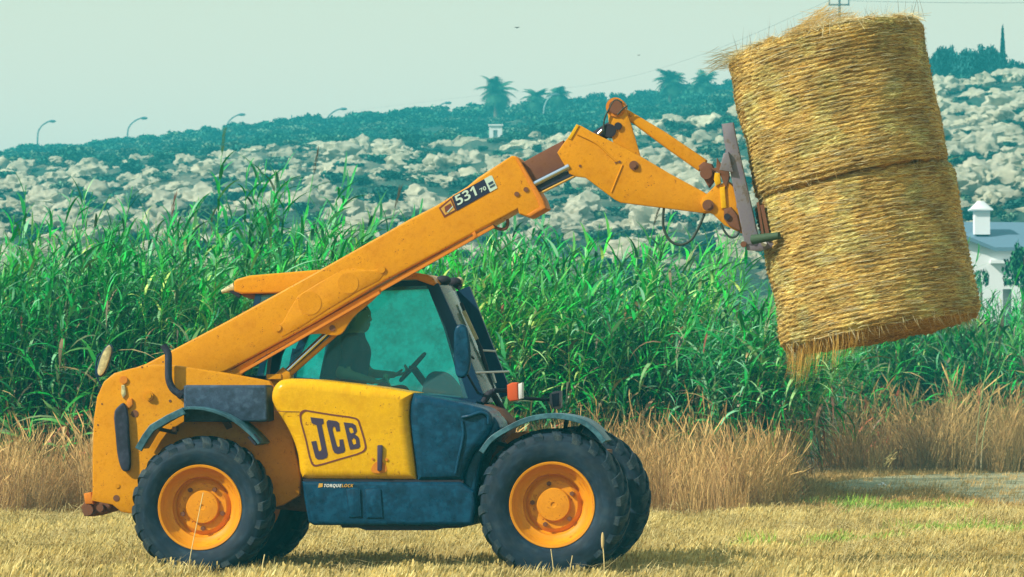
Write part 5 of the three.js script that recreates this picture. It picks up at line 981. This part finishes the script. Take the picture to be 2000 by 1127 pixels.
{
  const per = thing('person', 'driver in dark clothes with bare forearms seated inside the cab', 'person'), base = M3(690, 770, -1.66);
  per.position.copy(base.clone().applyAxisAngle(V(0, 1, 0), -YAW)); per.rotation.y = -YAW;
  const L = (px, py, dz) => { const p = M3(px, py, -1.66 + dz).sub(base); return p.toArray(); };
  const B = (a, b, r0, r1, k = 0.04) => ({ a, b, r0, r1, k });
  const hip = L(680, 772, 0), chest = L(690, 690, 0), neck = L(696, 655, 0), head = L(700, 619, 0);
  const shR = L(688, 674, 0.19), elR = L(668, 728, 0.25), wrR = L(728, 744, 0.22), shL = L(692, 674, -0.19), elL = L(718, 730, -0.22), wrL = L(768, 732, -0.13);
  const knR = L(784, 768, 0.13), knL = L(784, 768, -0.13), ftR = L(800, 862, 0.12), ftL = L(806, 862, -0.12);
  const skin = [0.42, 0.26, 0.16], shirt = [0.030, 0.050, 0.085], jeans = [0.02, 0.035, 0.07];
  const seg = (p, a, b) => { const d = [0, 1, 2].map((i) => b[i] - a[i]), t = clamp([0, 1, 2].reduce((s, i) => s + (p[i] - a[i]) * d[i], 0) / d.reduce((s, v) => s + v * v, 0)); return Math.hypot(...[0, 1, 2].map((i) => p[i] - a[i] - d[i] * t)); };
  const body = field([
    B(hip, chest, 0.135, 0.150, 0.08), B(L(680, 772, 0.08), L(690, 690, 0.09), 0.10, 0.10, 0.08), B(L(680, 772, -0.08), L(690, 690, -0.09), 0.10, 0.10, 0.08), B(shL, shR, 0.075, 0.075, 0.06), B(chest, neck, 0.09, 0.058, 0.06), B(neck, head, 0.055, 0.055),
    B(shR, elR, 0.058, 0.043), B(elR, wrR, 0.042, 0.028), B(shL, elL, 0.058, 0.043), B(elL, wrL, 0.042, 0.028),
    B(L(684, 776, 0.09), knR, 0.095, 0.062), B(knR, ftR, 0.060, 0.042), B(L(684, 776, -0.09), knL, 0.095, 0.062), B(knL, ftL, 0.060, 0.042),
    B(ftR, [ftR[0] + 0.17, ftR[1] - 0.03, ftR[2]], 0.045, 0.035), B(ftL, [ftL[0] + 0.17, ftL[1] - 0.03, ftL[2]], 0.045, 0.035),
  ], [0.18, 0.12, 0], 0.72, 112, (x, y, z) => { const p = [x, y, z]; if (seg(p, elR, wrR) < 0.062 || seg(p, elL, wrL) < 0.062) return skin; if (y > neck[1] + 0.02) return skin; return y < hip[1] + 0.02 || x > hip[0] + 0.16 ? jeans : shirt; });
  const hx = head[0], hy = head[1], hz = head[2], D = (a, b, c) => [hx + a, hy + b, hz + c];
  const headG = field([
    B(D(-0.015, 0.035, 0), D(0.015, 0.03, 0), 0.092, 0.085, 0.03), B(D(0.02, -0.03, 0), D(0.05, -0.085, 0), 0.070, 0.040, 0.04), B(D(0.0, -0.04, 0.02), D(0.0, -0.04, -0.02), 0.062, 0.062, 0.04),
    B(D(0.090, 0.010, 0), D(0.100, -0.022, 0), 0.010, 0.015, 0.020), B(D(0.08, 0.035, 0.03), D(0.08, 0.035, -0.03), 0.018, 0.018, 0.02), B(D(0.088, -0.055, 0.018), D(0.088, -0.055, -0.018), 0.011, 0.011, 0.008), B(D(0.086, -0.072, 0.014), D(0.086, -0.072, -0.014), 0.011, 0.011, 0.008),
    B(D(-0.005, 0.015, 0.088), D(-0.012, -0.03, 0.085), 0.016, 0.010, 0.008), B(D(-0.005, 0.015, -0.088), D(-0.012, -0.03, -0.085), 0.016, 0.010, 0.008), B(D(-0.01, -0.07, 0), neck, 0.052, 0.055, 0.04),
  ], [hx, hy - 0.01, hz], 0.17, 72, () => skin);
  const hand = (w, dir, curl, s, seed) => {                                   // palm, four fingers and a thumb, closed round a lever
    const d = V(...dir).normalize(), sd = V(0, 0, s), dn = d.clone().cross(sd).normalize().multiplyScalar(s), W = V(...w), bones = [], A = (v) => v.toArray();
    const palm = W.clone().addScaledVector(d, 0.08);
    for (const o of [-0.028, -0.009, 0.010, 0.028]) bones.push(B(A(W.clone().addScaledVector(sd, o * 0.6)), A(palm.clone().addScaledVector(sd, o)), 0.016, 0.013, 0.014));
    [[-0.030, 0.060], [-0.010, 0.074], [0.010, 0.078], [0.030, 0.070]].forEach(([o, l]) => { let p = palm.clone().addScaledVector(sd, o), a = 0.3; for (let k = 0; k < 3; k++) { const q = p.clone().addScaledVector(d, Math.cos(a) * l * 0.42).addScaledVector(dn, -Math.sin(a) * l * 0.42); bones.push(B(A(p), A(q), 0.0098 - k * 0.0008, 0.009 - k * 0.0008, 0.004)); p = q; a += curl; } });
    let p = W.clone().addScaledVector(sd, 0.030).addScaledVector(d, 0.025); for (const [x, y, z] of [[0.03, 0.028, 0.010], [0.030, 0.006, 0.020]]) { const q = p.clone().addScaledVector(d, x).addScaledVector(sd, y).addScaledVector(dn, -z); bones.push(B(A(p), A(q), 0.013, 0.010, 0.008)); p = q; }
    const c = A(W.clone().addScaledVector(d, 0.075)); return field(bones, c, 0.12, 72, () => skin);
  };
  const pm = std(C(1, 1, 1), 0.75, { vertexColors: true });
  put('body', [body, headG, hand(wrR, [0.95, -0.15, 0], 0.75, -1, 1), hand(wrL, [0.9, 0.1, 0], 0.85, 1, 2)], pm, per);
  const eye = []; for (const s of [-1, 1]) { const e = new THREE.SphereGeometry(0.012, 12, 8); e.translate(hx + 0.086, hy + 0.012, hz + s * 0.032); eye.push(e); }
  put('eyes', eye, std(C(0.75, 0.75, 0.72), 0.3), per);
  const hair = new THREE.SphereGeometry(0.104, 28, 20, 0, 6.2832, 0, 1.75); const hp = hair.attributes.position; for (let i = 0; i < hp.count; i++) { const k = 1 + 0.05 * n3(hp.getX(i) * 30, hp.getY(i) * 30, hp.getZ(i) * 30); hp.setXYZ(i, hp.getX(i) * k, hp.getY(i) * k, hp.getZ(i) * k); } hair.computeVertexNormals(); hair.rotateZ(0.45); hair.translate(hx - 0.012, hy + 0.040, hz);
  put('hair', [hair], std(C(0.03, 0.025, 0.02), 0.8), per);
}
// two birds far off in the sky
for (const [px, py, s, lb] of [[1010, 53, 0.16, 'tiny dark bird in the open sky left of the bales'], [1248, 107, 0.10, 'tinier faint bird in the sky above the tilt lever']]) {
  const o = { pos: [], col: [] }, b = [0.04, 0.05, 0.05]; for (const k of [-1, 1]) strip(o, [V(0, 0, 0), V(k * 0.5, 0.22, 0), V(k * 1.1, 0.05, 0)], 0.45, V(0, 0, 1), b, b);
  const bird = thing('bird', lb, 'bird'), d = 120; bird.position.set(xAt(px, d), hAt(py, d), DIST - d); bird.scale.setScalar(s * 0.5);
  const bd = new THREE.SphereGeometry(0.22, 10, 8); bd.scale(2.2, 0.8, 0.8); put('body', [bd], std(C(0.04, 0.05, 0.05), 0.8), bird); put('wings', geoOf(o), dryMat, bird);
}
scene.traverse((o) => { if (o.isMesh) { o.castShadow = true; o.receiveShadow = true; } });
renderer.render(scene, camera);
